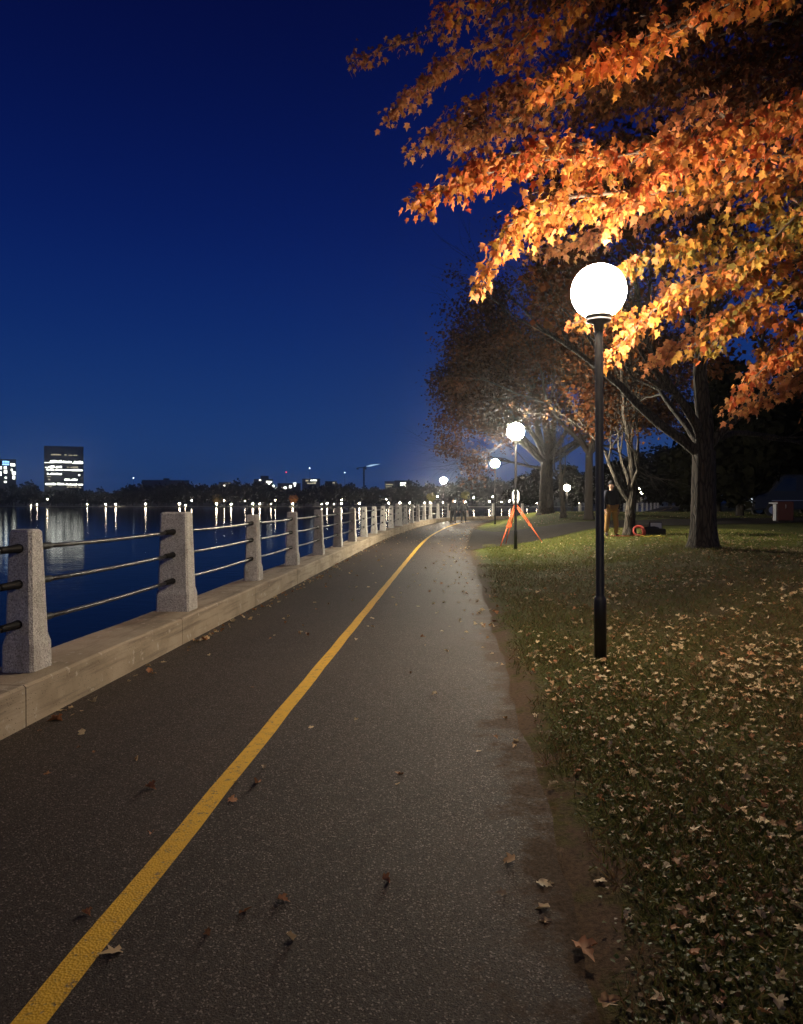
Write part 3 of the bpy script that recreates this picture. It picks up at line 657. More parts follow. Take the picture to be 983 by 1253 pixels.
# ------------------------------------------------------------------ overhanging maple
def build_maple():
    base = Vector((6.6, 10.2, gh(6.6, 10.2))); t = thing('maple_tree', 'orange autumn maple overhanging the nearest lamp from the right', 'tree', base)
    tm = MB(); flare(tm, base, .33, 7.5, .2, (-.02, 0)); tb = MB()
    P, T, Nn, Sz, Cc = [], [], [], [], []
    RED = [(.56,.16,.045),(.58,.23,.05),(.50,.11,.035),(.60,.29,.07)]; ORG = [(.52,.19,.045),(.56,.25,.05),(.48,.14,.04),(.50,.29,.06)]; YEL = [(.44,.25,.04),(.38,.25,.05),(.48,.20,.04),(.26,.22,.055)]; DUL = [(.52,.23,.09),(.42,.17,.07),(.58,.28,.10)]
    pal = {'r': RED, 'o': ORG, 'y': YEL, 'd': DUL, 't': [(.70,.29,.06),(.72,.35,.06),(.66,.22,.05),(.62,.17,.05)], 'k': [(.17,.065,.025),(.13,.06,.025),(.20,.085,.03)]}  # top leaves lightened as if lamplit, inner crown leaves darkened for shade
    def spray(pts, width, dens, c, size=.097, thin=.12, limb=True):
        if pts[-1][2] < 8.7 and min(p[1] for p in pts) > 225 and min(p[0] for p in pts) > 600 : pts = [(a, b, y_+.75) for a, b, y_ in pts]
        pts = [at(*p) for p in pts]
        cur = [Vector(tuple(q)) for q in catmull([tuple(p) for p in pts], 6)]
        L = sum((b-a).length for a, b in zip(cur, cur[1:])); n = len(cur)
        tb.tube(cur, [.018*(1-i/n)+.004 for i in range(n)], 5, caps=False)
        if limb:
            s = cur[0]; zt = max(base.z+2.6, min(base.z+7.3, s.z-.6*R.uniform(.4, 1.4))); a = Vector((base.x-.02*zt, base.y, zt))
            mid = a.lerp(s, .5)+Vector((R.uniform(-.2, .2), R.uniform(-.3, .3), R.uniform(.1, .5)))
            cc = [Vector(tuple(q)) for q in catmull([tuple(a), tuple(mid), tuple(s), tuple(cur[min(4, n-1)])], 6)][:13]
            tb.tube(cc, [.055*(1-i/13)+.018 for i in range(13)], 6, caps=False)
        nt = int(L*dens*1.35)
        for k in range(nt):
            f = R.random()**.9*(n-1); i = min(int(f), n-2); p = cur[i].lerp(cur[i+1], f-i); d = (cur[i+1]-cur[i]).normalized()
            w = width*(1-.55*(f/(n-1))); side = R.choice((-1, 1)); hz = Vector((-d.y, d.x, 0)).normalized()*side
            tl = w*R.uniform(.25, 1.); td = (hz*R.uniform(.5, 1)+d*R.uniform(.2, .9)+Vector((0,0,R.uniform(-.35, .25)))).normalized()
            e = p+td*tl+Vector((0,0,-.12*tl)); m_ = p.lerp(e, .5)+Vector((0,0,.03))
            if k % 2 == 0: tb.tube([p, m_, e], [.005,.0035,.002], 4, caps=False)
            nl = max(3, int(tl*23))
            hue = R.random()
            for j in range(nl):
                g = R.uniform(.25, 1.06); q = p.lerp(e, g)+Vector((R.gauss(0, .05), R.gauss(0, .05), R.gauss(0, thin*.5)))
                P.append(q); T.append(td*.45+Vector((R.gauss(0, .5), R.gauss(0, .5), -.75+R.gauss(0, .4)))); Nn.append(Vector((R.gauss(0, .7), R.gauss(0, .7)-.35, .8)))
                Sz.append(size*R.uniform(.6, 1.15)); pl = pal[c]; b_ = pl[min(len(pl)-1, int(abs(R.gauss(hue*len(pl), .6))))]; v = R.uniform(.7, 1.1)
                if R.random() < .12: b_ = pal['d'][0]
                gn = {'r': .92, 'd': 1.1, 'k': .9, 'o': .86, 't': 1.15}.get(c, .84); Cc.append((b_[0]*v*gn, b_[1]*v*gn*R.uniform(.84, 1.1), b_[2]*v*gn))  # gain per palette paints lamp brightness into the leaf colour
    # (px, py, distance along the path); every spray hangs at its own distance
    W = 1.
    spray([(1040,130,8.6),(900,160,8.2),(760,190,7.8),(640,200,7.4),(503,246,7.2)], .62, 34, 'r')
    spray([(720,175,7.9),(640,185,7.5),(560,205,7.3)], .5, 34, 'r', limb=False)
    spray([(760,235,8.),(680,245,7.8),(625,275,7.7),(592,345,7.6)], .45, 34, 'o', limb=False)
    spray([(1000,210,8.8),(880,225,8.5),(780,240,8.3),(690,262,8.1),(615,300,8.0)], .55, 30, 'o')
    spray([(1020,-40,7.6),(900,0,7.3),(800,40,7.2),(720,80,7.2),(662,110,7.2)], .5, 34, 't')
    spray([(840,30,7.2),(780,65,7.1),(735,75,7.1)], .45, 36, 't', limb=False)
    spray([(1030,100,7.4),(940,140,7.3),(860,175,7.2),(800,215,7.2),(755,260,7.25)], .55, 34, 'r')
    spray([(1040,170,7.6),(960,190,7.5),(880,195,7.4),(820,180,7.4)], .5, 30, 'r')
    spray([(900,160,7.9),(860,120,7.8),(810,165,7.8)], .4, 28, 'd', limb=False)
    spray([(1030,230,8.2),(940,250,8.0),(860,285,7.9),(800,310,7.8),(765,330,7.8)], .5, 32, 'y')
    spray([(1030,300,8.6),(950,290,8.4),(880,300,8.3),(830,320,8.2)], .5, 28, 'y')
    spray([(1030,300,7.9),(940,330,7.8),(870,345,7.7),(800,380,7.6),(742,442,7.6)], .46, 34, 'o')
    spray([(870,345,7.7),(800,395,8.0),(755,385,8.1),(700,396,8.1)], .4, 30, 'o', limb=False)
    spray([(1040,340,8.0),(960,350,7.9),(900,385,7.9),(870,425,7.9)], .45, 30, 'y')
    spray([(1040,370,8.4),(985,390,8.2),(950,420,8.2),(925,455,8.2)], .4, 26, 'o')
    spray([(1040,400,9.5),(985,420,9.5),(930,460,9.6),(890,500,9.7)], .5, 24, 'd')
    spray([(1040,420,10),(990,450,10),(950,480,10)], .5, 20, 'd')
    spray([(1010,255,7.3),(975,265,7.3),(940,300,7.3),(905,330,7.3)], .35, 30, 'y')
    spray([(1050,400,8.0),(980,395,7.9),(930,385,7.9),(880,400,7.95),(840,430,8.)], .45, 30, 'o')
    spray([(1050,250,8.6),(960,290,8.6),(900,330,8.6),(850,360,8.6)], .55, 28, 'y')
    spray([(1050,440,8.6),(1000,430,8.6),(950,440,8.6),(905,480,8.7)], .4, 26, 'r')
    spray([(1060,330,9.6),(980,350,9.6),(900,380,9.7),(830,420,9.8),(800,440,9.8)], .6, 22, 'd')
    spray([(1060,250,9.9),(980,280,9.9),(900,320,10),(820,350,10.1)], .6, 22, 'd')
    spray([(1060,450,10.2),(1000,450,10.2),(950,480,10.2),(900,505,10.3)], .5, 20, 'd')
    # farther and higher parts of the crown, leaf tones lightened against lamp falloff
    spray([(860,-80,10.5),(760,-20,10.2),(660,40,10),(560,70,9.9),(478,138,9.8)], .7, 26, 'd')
    spray([(760,60,10.4),(660,95,10.2),(580,130,10.1),(508,182,10)], .7, 28, 'd', limb=False)
    spray([(720,-60,11.5),(620,0,11.4),(520,40,11.4),(425,77,11.4)], .5, 16, 'd')
    spray([(640,-50,9),(590,-10,9),(535,20,9)], .5, 24, 't')
    spray([(800,-60,9),(730,-20,9),(660,30,9),(610,75,9)], .55, 24, 't')
    spray([(700,120,9.8),(620,150,9.8),(560,175,9.8)], .7, 26, 'd', limb=False)
    spray([(900,230,10.5),(800,260,10.5),(720,290,10.6),(640,310,10.8)], .6, 22, 'd')
    for k in range(120):                              # the unlit body of the crown, its shade put into dark leaf tones
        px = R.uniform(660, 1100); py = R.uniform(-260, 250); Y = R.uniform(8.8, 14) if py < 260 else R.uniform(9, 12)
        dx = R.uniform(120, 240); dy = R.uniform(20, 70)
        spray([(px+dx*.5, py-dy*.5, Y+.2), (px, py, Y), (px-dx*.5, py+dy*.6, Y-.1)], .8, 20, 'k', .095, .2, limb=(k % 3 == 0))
    for k in range(22):                              # towards the trunk and over the viewer's right
        p = Vector((R.uniform(3.8, 9.5), R.uniform(3, 14), R.uniform(5, 9)))
        d = R.uniform(0, 6.28)
        def inv(v):
            q = _M.transposed() @ (v-Vector((0,0,CAMZ))); return (CX+F*q.x/q.y, CY-F*q.z/q.y, v.y)
        q = p+Vector((math.cos(d), .3*math.sin(d), -.15))*1.3; m_ = p.lerp(q, .5)
        if min(inv(p)[0], inv(q)[0]) < 990: continue
        spray([inv(p), inv(m_), inv(q)], .7, 16, R.choice('dor'), .11, .2)
    obj('trunk', tm, M['bark'], t, True); obj('branches', tb, M['twig'], t, True).name = 'limb'
    me = leaf_mesh('crown', P, T, Nn, Sz, Cc, LITE_V, LITE_F, .45, .35); me.transform(Matrix.Translation(-base)); link('crown', me, M['leaf'], t)
    print('maple leaves', len(P))
build_maple()
# ------------------------------------------------------------------ grass and fallen leaves
def build_cover():
    P, T, Nn, Sz = [], [], [], []; n = 120000
    for k in range(n):
        y = 1.6+17*R.random()**1.6; x = .52+(y*.56+.8)*R.random()**1.1
        e = x-.44
        if e < .1+.32*R.random()+.07*math.sin(y*2.3)+.05*math.sin(y*5.1): continue
        if math.sin(x*3.1+y*1.7)+math.sin(x*1.3-y*2.9+1)+R.gauss(0, .7) > 1.5: continue
        P.append((x, y, gh(x, y)-.005)); T.append((R.gauss(0, .6), R.gauss(0, .6), .75)); Nn.append((R.gauss(0, 1), R.gauss(0, 1), .2)); Sz.append(R.uniform(.025, .062)*(1+y*.03))
    n0 = len(P)
    for k in range(34000):                    # grass round the second lamp, its light pool painted as paler blades
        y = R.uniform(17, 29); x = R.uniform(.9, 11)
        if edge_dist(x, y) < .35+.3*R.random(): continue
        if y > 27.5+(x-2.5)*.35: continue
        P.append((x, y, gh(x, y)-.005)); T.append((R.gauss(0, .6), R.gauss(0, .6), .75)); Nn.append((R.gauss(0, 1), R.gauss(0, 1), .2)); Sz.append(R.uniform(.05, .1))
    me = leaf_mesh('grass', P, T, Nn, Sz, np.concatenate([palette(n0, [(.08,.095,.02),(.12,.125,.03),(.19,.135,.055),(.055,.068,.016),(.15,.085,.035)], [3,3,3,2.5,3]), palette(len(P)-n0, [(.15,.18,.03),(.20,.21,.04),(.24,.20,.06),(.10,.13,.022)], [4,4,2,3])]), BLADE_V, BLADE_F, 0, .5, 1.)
    tag(link('grass', me, M['grass']), 'short lawn grass around the lamp posts', 'grass', kind='stuff')
    DRY = [(.55,.41,.23),(.60,.48,.29),(.46,.29,.14),(.30,.15,.065),(.64,.53,.34),(.42,.20,.09)]
    # individually built leaves
    protos = []
    for k in range(18):
        c = DRY[k % 6]; v = MAPLE_V if k % 3 else LITE_V; f = MAPLE_F if k % 3 else LITE_F
        me = leaf_mesh('fallen_leaf', [(0,-.5,0)], [(0,1,0)], [(0,0,1)], [1.], [c], v, f, R.uniform(.4, .9), R.uniform(.2, .6), 1., .07)
        bm_v = me.vertices
        for q in bm_v: q.co.z += R.uniform(-.07, .1)
        me.materials.append(M['dryleaf']); protos.append(me)
    placed = []
    def one(x, y, s, lb, grp, z=None):
        o = bpy.data.objects.new('fallen_leaf', R.choice(protos)); COL.objects.link(o)
        o.location = (x, y, (gh(x, y) if z is None else z)+.004+s*R.uniform(.0, .07)); tl_ = .4 if grp else .12; o.rotation_euler = (R.gauss(0, tl_), R.gauss(0, tl_), R.uniform(0, 6.28)); o.scale = (s, s, s if grp else s*.6)
        tag(o, lb, 'leaf', grp); placed.append((x, y))
    onp = 'leaves on the asphalt'; onl = 'leaves on the lawn'
    for px, py, s, lb in ((620,1055,.075,'single pale leaf on the asphalt near its right edge'),(670,1084,.08,'curled tan leaf on the dirt edge of the path'),(348,1103,.06,'small pale leaf on asphalt right of the yellow line, lowest but one'),
        (133,1168,.10,'large leaf lying just right of the yellow line near the bottom of the picture'),(484,960,.055,'small pale leaf in the middle of the right lane'),(288,980,.07,'leaf touching the right border of the yellow line'),
        (587,920,.06,'leaf on asphalt left of the dirt edge, nearest the lawn bend'),(718,1167,.105,'big curled leaf on bare soil at the lawn corner'),(750,1226,.095,'big tan leaf at the bottom edge on bare soil'),(805,1222,.085,'tan leaf at the bottom edge right of a bigger one'),
        (662,1112,.07,'flat pinkish leaf on the dirt edge'),(667,1128,.06,'small leaf just below a pinkish one on the dirt'),(76,868,.13,'pair of broad leaves pressed against the foot of the low wall')):
        p = on(px, py); one(p.x, p.y, s, lb, None)
    for k in range(62):
        y = 2.6+15*R.random()**1.2; x = R.uniform(-2.7, .4)
        one(x, y, R.uniform(.035, .07), 'small dry leaf scattered on the asphalt path', onp, .004)
    for k in range(48):
        y = 4.6+14*R.random()**1.1; x = -3.0+abs(R.gauss(0, .1))+.03
        one(x, y, R.uniform(.04, .085), 'dry leaf gathered along the foot of the low wall', 'leaves along the wall foot', .004)
    for k in range(40):
        y = 2.7+10*R.random(); x = R.uniform(.3, .95); one(x, y, R.uniform(.035, .075), 'dry leaf on the bare soil strip beside the asphalt', 'leaves on the soil strip')
    while len(placed) < 298:
        y = 2.4+6.2*R.random()**.85; x = .75+(y*.5)*R.random()
        one(x, y, R.uniform(.036, .08), 'pale fallen maple leaf on the near lawn', onl)
    # the rest of the litter
    P, T, Nn, Sz = [], [], [], []
    for k in range(7600):
        y = 6+20*R.random()**1.15; x = .7+(y*.52+1)*R.random()
        dens = .35+.65*ss(1.3, 2.6, x)
        if R.random() > dens or (math.sin(x*2.3+y*.9)+math.sin(x*.9-y*2.1)+R.gauss(0, .9) < -.4): continue
        if y > 22 and R.random() < .5: continue
        P.append((x, y, gh(x, y)+R.uniform(.005, .03)))
    for k in range(1500):
        y = 2.2+6*R.random(); x = .8+(y*.52+.2)*R.random(); P.append((x, y, gh(x, y)+R.uniform(.005, .03)))
    for k in range(2200):
        y = R.uniform(16, 45); x = R.uniform(3, 26)
        if 28 < y < 36: continue
        P.append((x, y, gh(x, y)+.03))
    for k in range(500):
        y = R.uniform(8, 45); x = EDGE[int((y+40)/.5)][0]+R.choice((-abs(R.gauss(0,.5)), -3.4+abs(R.gauss(0,.12)), R.uniform(-3.3,.2))); P.append((x, y, .02))
    n = len(P)
    for k in range(n):
        a = R.uniform(0, 6.28); T.append((math.cos(a), math.sin(a), R.gauss(0, .3))); Nn.append((R.gauss(0, .35), R.gauss(0, .35), 1)); Sz.append(R.uniform(.028, .08))
    for i, p in enumerate(P):
        if p[1] < 6.5: Sz[i] *= .75
    me = leaf_mesh('leaf_litter', P, T, Nn, Sz, palette(n, DRY, [4,4,3,2,3,1.2]), MAPLE_V, MAPLE_F, .8, .5, 1., .10)
    tag(link('leaf_litter', me, M['dryleaf']), 'countless pale dry leaves strewn over the lawn', 'leaf litter', kind='stuff')
    # small low weeds and broken bits on the near lawn
    P, T, Nn, Sz = [], [], [], []
    for k in range(15000):
        y = 2+8*R.random()**1.2; x = .5+(y*.55+.4)*R.random()
        if x-.44 < .08+.25*R.random()+.07*math.sin(y*2.3): continue
        P.append((x, y, gh(x, y)+R.uniform(0, .02))); a = R.uniform(0, 6.28); T.append((math.cos(a), math.sin(a), R.uniform(0, .6))); Nn.append((R.gauss(0, .5), R.gauss(0, .5), 1)); Sz.append(R.uniform(.012, .028))
    me = leaf_mesh('ground_cover', P, T, Nn, Sz, palette(len(P), [(.09,.12,.04),(.15,.15,.06),(.25,.17,.09),(.06,.09,.025),(.17,.09,.04)], [3,2,1.5,3,1.5]), QUAD_V, QUAD_F, .6, .3)
    tag(link('ground_cover', me, M['dryleaf']), 'low clover and leaf crumbs among the near grass', 'ground cover', kind='stuff')
build_cover()
# ------------------------------------------------------------------ tripod, case, coil
def build_kit():
    c = on(633, 666); t = thing('survey_tripod', 'orange survey tripod with pale instrument behind the second lamp post', 'tripod', (c.x, 26.6, 0))
    b = Vector((c.x, 26.6, 0)); ap = at(630, 617, 26.6); ap = Vector((ap.x+.03, 26.6, ap.z))
    for px, Y in ((612.5, 26.2), (619, 27.5), (664, 26.5)):
        f = at(px, 640, Y); f.z = gh(f.x, Y)
        d = (ap-f); d.normalize(); sd = d.cross(Vector((0,1,0))).normalized()*.03
        top = ap-d*.05
        mb = MB(); mb.tube([top+sd, f.lerp(top, .45)+sd*.9], .016, 6); mb.tube([top-sd, f.lerp(top, .45)-sd*.9], .016, 6); mb.tube([f.lerp(top, .55), f], [.022,.014], 6); mb.box((-.05,-.03,-.03),(.05,.03,.03), Matrix.Translation(f.lerp(top, .48)))
        l = obj('leg', mb, M['orange'], t, True)
    mb = MB().lathe([(.09,0),(.10,.02),(.10,.05),(.05,.06)], 16, tuple(ap)); obj('head_plate', mb, M['steel'], t, True)
    mb = MB(); z = ap.z+.06; mb.box((ap.x-.09,26.5,z),(ap.x+.09,26.7,z+.07)); mb.box((ap.x-.12,26.53,z+.07),(ap.x-.07,26.67,z+.36)); mb.box((ap.x+.07,26.53,z+.07),(ap.x+.12,26.67,z+.36)); mb.box((ap.x-.06,26.47,z+.14),(ap.x+.06,26.73,z+.28)); mb.tube([(ap.x-.095,26.6,z+.36),(ap.x-.06,26.6,z+.43),(ap.x+.06,26.6,z+.43),(ap.x+.095,26.6,z+.36)], .018, 6)
    obj('instrument', mb, M['white_plastic'], t, True)
    mb = MB().tube([(ap.x,26.46,z+.21),(ap.x,26.40,z+.21)], .04, 12); obj('eyepiece', mb, M['lens'], t, True)
    # cable coil
    p = at(781, 650, 23.6); z0 = gh(p.x, 23.6); q = Vector((p.x, 23.6, z0))
    t = thing('cable_coil', 'coil of red cable leaning on the grass right of the pale forked trunk', 'cable', q)
    for k in range(7):
        r0 = .13+.010*k; mb = MB(); pts = []
        for j in range(25):
            a = 2*math.pi*j/24; pts.append(q+Vector((r0*math.cos(a)+.01*k, .05*math.sin(a*2+k)+.12*math.sin(a)+.02*k, .17+r0*math.sin(a)*(.95)+.01*math.sin(3*a+k))))
        mb.tube(pts, .012, 6, caps=False)
        if k == 0: big = MB()
        big.v += [] ; o_ = len(big.v); big.add(mb.v, mb.f, True)
    tail = [q+Vector(v) for v in ((-.1,0,.03),(-.35,-.12,.02),(-.6,.05,.02),(-.85,-.05,.02))]; big.tube(tail, .012, 6)
    obj('cable', big, M['red_cable'], t, True)
    p = at(803, 650, 24.2); z0 = gh(p.x, 24.2)
    t = thing('equipment_case', 'open black equipment case with a pale lid lining on the dark lawn', 'case', (p.x, 24.2, z0))
    obj('case_body', MB().box((-.3,-.12,0),(.28,.25,.2)), M['black_cloth'], t, bevel=.02)
    obj('lid', MB().box((-.14,.23,.19),(.27,.26,.46), Matrix.Rotation(math.radians(-12), 4, 'X')), M['black_cloth'], t)
    obj('lining', MB().box((-.10,.215,.22),(.25,.227,.43), Matrix.Rotation(math.radians(-12), 4, 'X')), M['white_plastic'], t)
    obj('handle', MB().tube([(-.08,-.13,.12),(-.06,-.16,.12),(.06,-.16,.12),(.08,-.13,.12)], .01, 6), M['black_cloth'], t)
    p = at(796, 656, 23.2); z0 = gh(p.x, 23.2)
    mb = MB(); pts = [(p.x-.3+.08*k, 23.2+.12*math.sin(k*1.3), z0+.03+.02*math.sin(k*2.)) for k in range(10)]; mb.tube([Vector(q)-Vector((p.x,23.2,z0)) for q in pts], .013, 6)
    o = obj('loose_cable', mb, M['yellow_cable']); o.location = (p.x, 23.2, z0); tag(o, 'loose yellow cable snaking in front of the equipment case', 'cable')
    p = at(776, 650, 24.3); q = Vector((p.x+.55, 24.3, gh(p.x+.55, 24.3)))
    o = obj('duffel_bag', MB().lathe([(.02,-.24),(.11,-.23),(.135,-.1),(.14,.1),(.11,.23),(.02,.24)], 14), M['black_cloth']); o.location = q+Vector((0,0,.13)); o.rotation_euler = (0, math.pi/2, .2); tag(o, 'black soft bag lying between cable coil and equipment case', 'bag')
build_kit()
# ------------------------------------------------------------------ people
def skin_mesh(joints, edges, root, name, sub=2):
    me = bpy.data.meshes.new(name); ks = list(joints); me.from_pydata([joints[k][:3] for k in ks], [(ks.index(a), ks.index(b)) for a, b in edges], [])
    o = bpy.data.objects.new(name, me); COL.objects.link(o); sk = o.modifiers.new('s', 'SKIN'); sk.use_smooth_shade = True
    for i, k in enumerate(ks):
        r = joints[k][3]; d = me.skin_vertices[0].data[i]; d.radius = r if hasattr(r, '__len__') else (r, r); d.use_root = (k == root)
    sb = o.modifiers.new('u', 'SUBSURF'); sb.levels = sub; sb.render_levels = sub
    dg = bpy.context.evaluated_depsgraph_get(); out = bpy.data.meshes.new_from_object(o.evaluated_get(dg)); out.name = name
    bpy.data.objects.remove(o); return out
def person(loc, rz, label, H=1.78, stride=0., top='jacket_cloth', legs='tan_cloth', arms='down', cap=True, group=None, head_turn=0.):
    t = thing('person', label, 'person', loc, rz, group); k = H/1.78
    # local: faces -Y
    def leg(s, st): return {'hip'+s: ((.10 if s == 'R' else -.10), 0, .93, .095), 'knee'+s: ((.13 if s == 'R' else -.13), -.02-st*.35, .50, .062), 'ank'+s: ((.15 if s == 'R' else -.15), st*.0-st*.9*.5+.0, .09+(.05 if st < 0 else 0), .042), 'toe'+s: ((.17 if s == 'R' else -.17), -st*.45-.16, .035+(.02 if st < 0 else 0), .035)}
    J = {'pel': (0,0,.96,(.15,.11)), 'waist': (0,.01,1.10,(.14,.10)), 'chest': (0,.01,1.32,(.17,.115)), 'nb': (0,.015,1.46,(.08,.07)), 'neck': (0,.01,1.52,.052), 'head': (0,-.01,1.62,(.075,.09)), 'crown': (0,0,1.71,(.065,.08))}
    J.update(leg('R', stride)); J.update(leg('L', -stride))
    for s, sg in (('R', 1), ('L', -1)):
        sw = stride*(.35 if s == 'L' else -.35)
        if arms == 'hips': a = {'sho': (.20*sg,.01,1.42,.062), 'elb': (.33*sg,.06,1.16,.045), 'wri': (.22*sg,-.10,1.0,.032), 'hand': (.17*sg,-.14,.96,(.04,.022))}
        elif arms == 'fold': a = {'sho': (.20*sg,.01,1.42,.062), 'elb': (.27*sg,-.04,1.14,.045), 'wri': (.10*sg,-.22,1.20,.032), 'hand': (.02*sg,-.25,1.23,(.04,.022))}
        else: a = {'sho': (.20*sg,.01,1.42,.062), 'elb': (.25*sg,.02-sw*.5,1.13,.045), 'wri': (.26*sg,-.03-sw,.88,.032), 'hand': (.255*sg,-.05-sw*1.1,.80,(.04,.022))}
        J.update({n+s: v for n, v in a.items()})
    J = {n: (v[0]*k, v[1]*k, v[2]*k, v[3]) for n, v in J.items()}
    E = [('pel','waist'),('waist','chest'),('chest','nb'),('nb','neck'),('neck','head'),('head','crown')]
    for s in 'RL': E += [('pel','hip'+s),('hip'+s,'knee'+s),('knee'+s,'ank'+s),('ank'+s,'toe'+s),('chest','sho'+s),('sho'+s,'elb'+s),('elb'+s,'wri'+s),('wri'+s,'hand'+s)]
    # fingers on each hand
    for s, sg in (('R', 1), ('L', -1)):
        h = J['hand'+s]; w = J['wri'+s]; d = (Vector(h[:3])-Vector(w[:3])).normalized(); sd = Vector((0,1,0)) if abs(d.y) < .7 else Vector((0,0,1))
        for f in range(4):
            b = Vector(h[:3])+d*.03+sd*(.024*(f-1.5)); J[f'f{f}{s}'] = (*b, .010); e = b+d*(.05+.008*(1-abs(f-1.3)))+Vector((-sg*.012,0,0)); J[f'g{f}{s}'] = (*e, .008); E += [('hand'+s, f'f{f}{s}'), (f'f{f}{s}', f'g{f}{s}')]
        b = Vector(h[:3])-sd*.045+d*.005; J['th'+s] = (*b, .011); e = b+d*.035-sd*.012; J['tk'+s] = (*e, .009); E += [('hand'+s, 'th'+s), ('th'+s, 'tk'+s)]
    me = skin_mesh(J, E, 'pel', 'body'); link('body', me, M['skin'], t)
    # face
    hx, hy, hz = J['head'][:3]
    mb = MB(); mb.tube([(hx, hy-.085, hz+.03), (hx, hy-.115, hz-.005), (hx, hy-.09, hz-.015)], [.009,.016,.012], 8); obj('nose', mb, M['skin'], t)
    for sg in (-1, 1):
        mb = MB(); mb.lathe([(.003,-.009),(.010,-.005),(.012,0),(.010,.005),(.003,.009)], 8, (hx+sg*.032, hy-.083, hz+.028)); obj('eye', mb, M['hair'], t)
        mb = MB(); mb.tube([(hx+sg*.078, hy+.01, hz+.035), (hx+sg*.09, hy+.015, hz+.01), (hx+sg*.078, hy+.005, hz-.02)], [.010,.014,.009], 8); obj('ear', mb, M['skin'], t)
    mb = MB(); mb.tube([(hx-.022, hy-.083, hz-.045), (hx, hy-.092, hz-.044), (hx+.022, hy-.083, hz-.045)], [.004,.006,.004], 6); obj('mouth', mb, mat('lip', .6, (.3,.12,.1)), t)
    def fat(keys, g, name, m, extra=None):
        JJ = {q: (J[q][0], J[q][1], J[q][2], tuple(x+g for x in (J[q][3] if hasattr(J[q][3], '__len__') else (J[q][3],)*2))) for q in keys}
        if extra: JJ.update(extra)
        ee = [(a, b) for a, b in E if a in JJ and b in JJ]
        if extra: ee += [(a, b) for a, b in extra_e if a in JJ and b in JJ]
        link(name, skin_mesh(JJ, ee, 'pel' if 'pel' in JJ else keys[0], name), m, t)
    extra_e = []
    fat(['pel','waist','chest','nb','shoR','elbR','wriR','shoL','elbL','wriL'], .024, 'jacket', M[top])
    fat(['pel','hipR','kneeR','ankR','hipL','kneeL','ankL'], .022, 'trousers', M[legs])
    for s in 'RL':
        fat(['ank'+s,'toe'+s], .014, 'shoe', M['shoe_leather'])
    mb = MB(); pr = [(.088,0),(.094,.03),(.085,.07),(.055,.10),(.01,.112)]; mb.lathe([(a*.98, b) for a, b in pr], 16, (hx, hy+.012, hz+.055)); obj('hair', mb, M['hair'], t)
    if cap:
        mb = MB(); mb.lathe([(.096,0),(.098,.03),(.088,.075),(.05,.11),(.01,.12)], 16, (hx, hy+.01, hz+.065)); mb.box((-.07+hx, hy-.17, hz+.066), (.07+hx, hy-.06, hz+.076)); obj('cap', mb, M['dark_cloth'], t)
    return t
p = gb(748, 655, 24.3); person(p, .35, 'man in dark jacket and tan trousers standing left of the pale forked tree', 1.82, .12)
for px, lb, st, rz in ((554.5, 'left of the two dark figures walking side by side at the path bend', .30, 3.1), (567.5, 'right of the two dark figures walking side by side at the path bend', -.26, 3.2)):
    q = at(px, 639, 52.5); person((q.x, 52.5, gh(q.x, 52.5)+.02), rz, lb, 1.76, st, 'dark_cloth', 'dark_cloth', 'down', False, 'pair of walkers')
# ------------------------------------------------------------------ red cabinet and van
def build_right():
    p = at(958, 640, 34); z0 = gh(p.x, 34); t = thing('red_cabinet', 'dark red metal cabinet with its pale side flap open on the unlit lawn', 'cabinet', (p.x, 34, z0))
    obj('cabinet_body', MB().box((-.33,-.25,.06),(.36,.3,.9)), M['red_paint'], t, bevel=.02)
    obj('flap', MB().box((-.52,-.27,.05),(-.40,-.24,.78)), M['white_plastic'], t); obj('flap_top', MB().box((-.7,-.27,.80),(-.34,-.24,.85), Matrix.Rotation(.0, 4, 'Y')), M['white_plastic'], t)
    for sx in (-.25, .28): obj('foot', MB().box((sx-.04,-.2,0),(sx+.04,.25,.07)), M['rubber'], t)
    obj('handle', MB().tube([(.0,-.26,.6),(.0,-.3,.6),(.0,-.3,.75),(.0,-.26,.75)], .012, 6), M['steel'], t)
    p = at(922, 640, 39); z0 = gh(p.x+2, 39); t = thing('parked_van', 'dark parked van behind the red cabinet, its headlights given a dim glow as glints', 'van', (p.x, 39, z0))
    prof = [(0,.35),(0,.95),(.15,1.1),(.75,1.25),(1.35,2.05),(1.6,2.15),(5.2,2.15),(5.3,2.0),(5.3,.35)]
    n = len(prof); vs = [(x, y, z) for y in (0, 1.9) for x, z in prof]; fs = [tuple(range(n)), tuple(reversed(range(n, 2*n)))]+[(i, i+n, (i+1) % n+n, (i+1) % n) for i in range(n)]
    obj('van_body', MB().add(vs, fs), M['van_paint'], t, bevel=.06)
    obj('side_window', MB().add([(1.0,-.006,1.3),(2.1,-.006,1.3),(2.1,-.006,1.95),(1.5,-.006,1.95)], [(0,1,2,3)]), M['glass'], t)
    obj('windscreen', MB().add([(.76,.15,1.31),(.76,1.75,1.31),(1.30,1.75,2.02),(1.30,.15,2.02)], [(0,1,2,3)]), M['glass'], t)
    obj('headlight', MB().box((-.012,.12,.72),(.10,.45,.92)), M['headlamp_glint'], t, bevel=.03); obj('headlight', MB().box((-.012,1.45,.72),(.10,1.78,.92)), M['headlamp_glint'], t, bevel=.03)
    obj('bumper', MB().box((-.08,.02,.32),(.1,1.88,.52)), M['rubber'], t, bevel=.03); obj('door_trim', MB().box((.9,-.012,.8),(4.9,-.004,.83)), M['steel'], t)
    for x in (.95, 4.2):
        for y in (.1, 1.8):
            w = obj('wheel', MB().tube([(x, y-.12, .33), (x, y+.12, .33)], .33, 20), M['rubber'], t); obj('rim', MB().tube([(x, y-.13, .33), (x, y-.118, .33)], .2, 16), M['steel'], w)
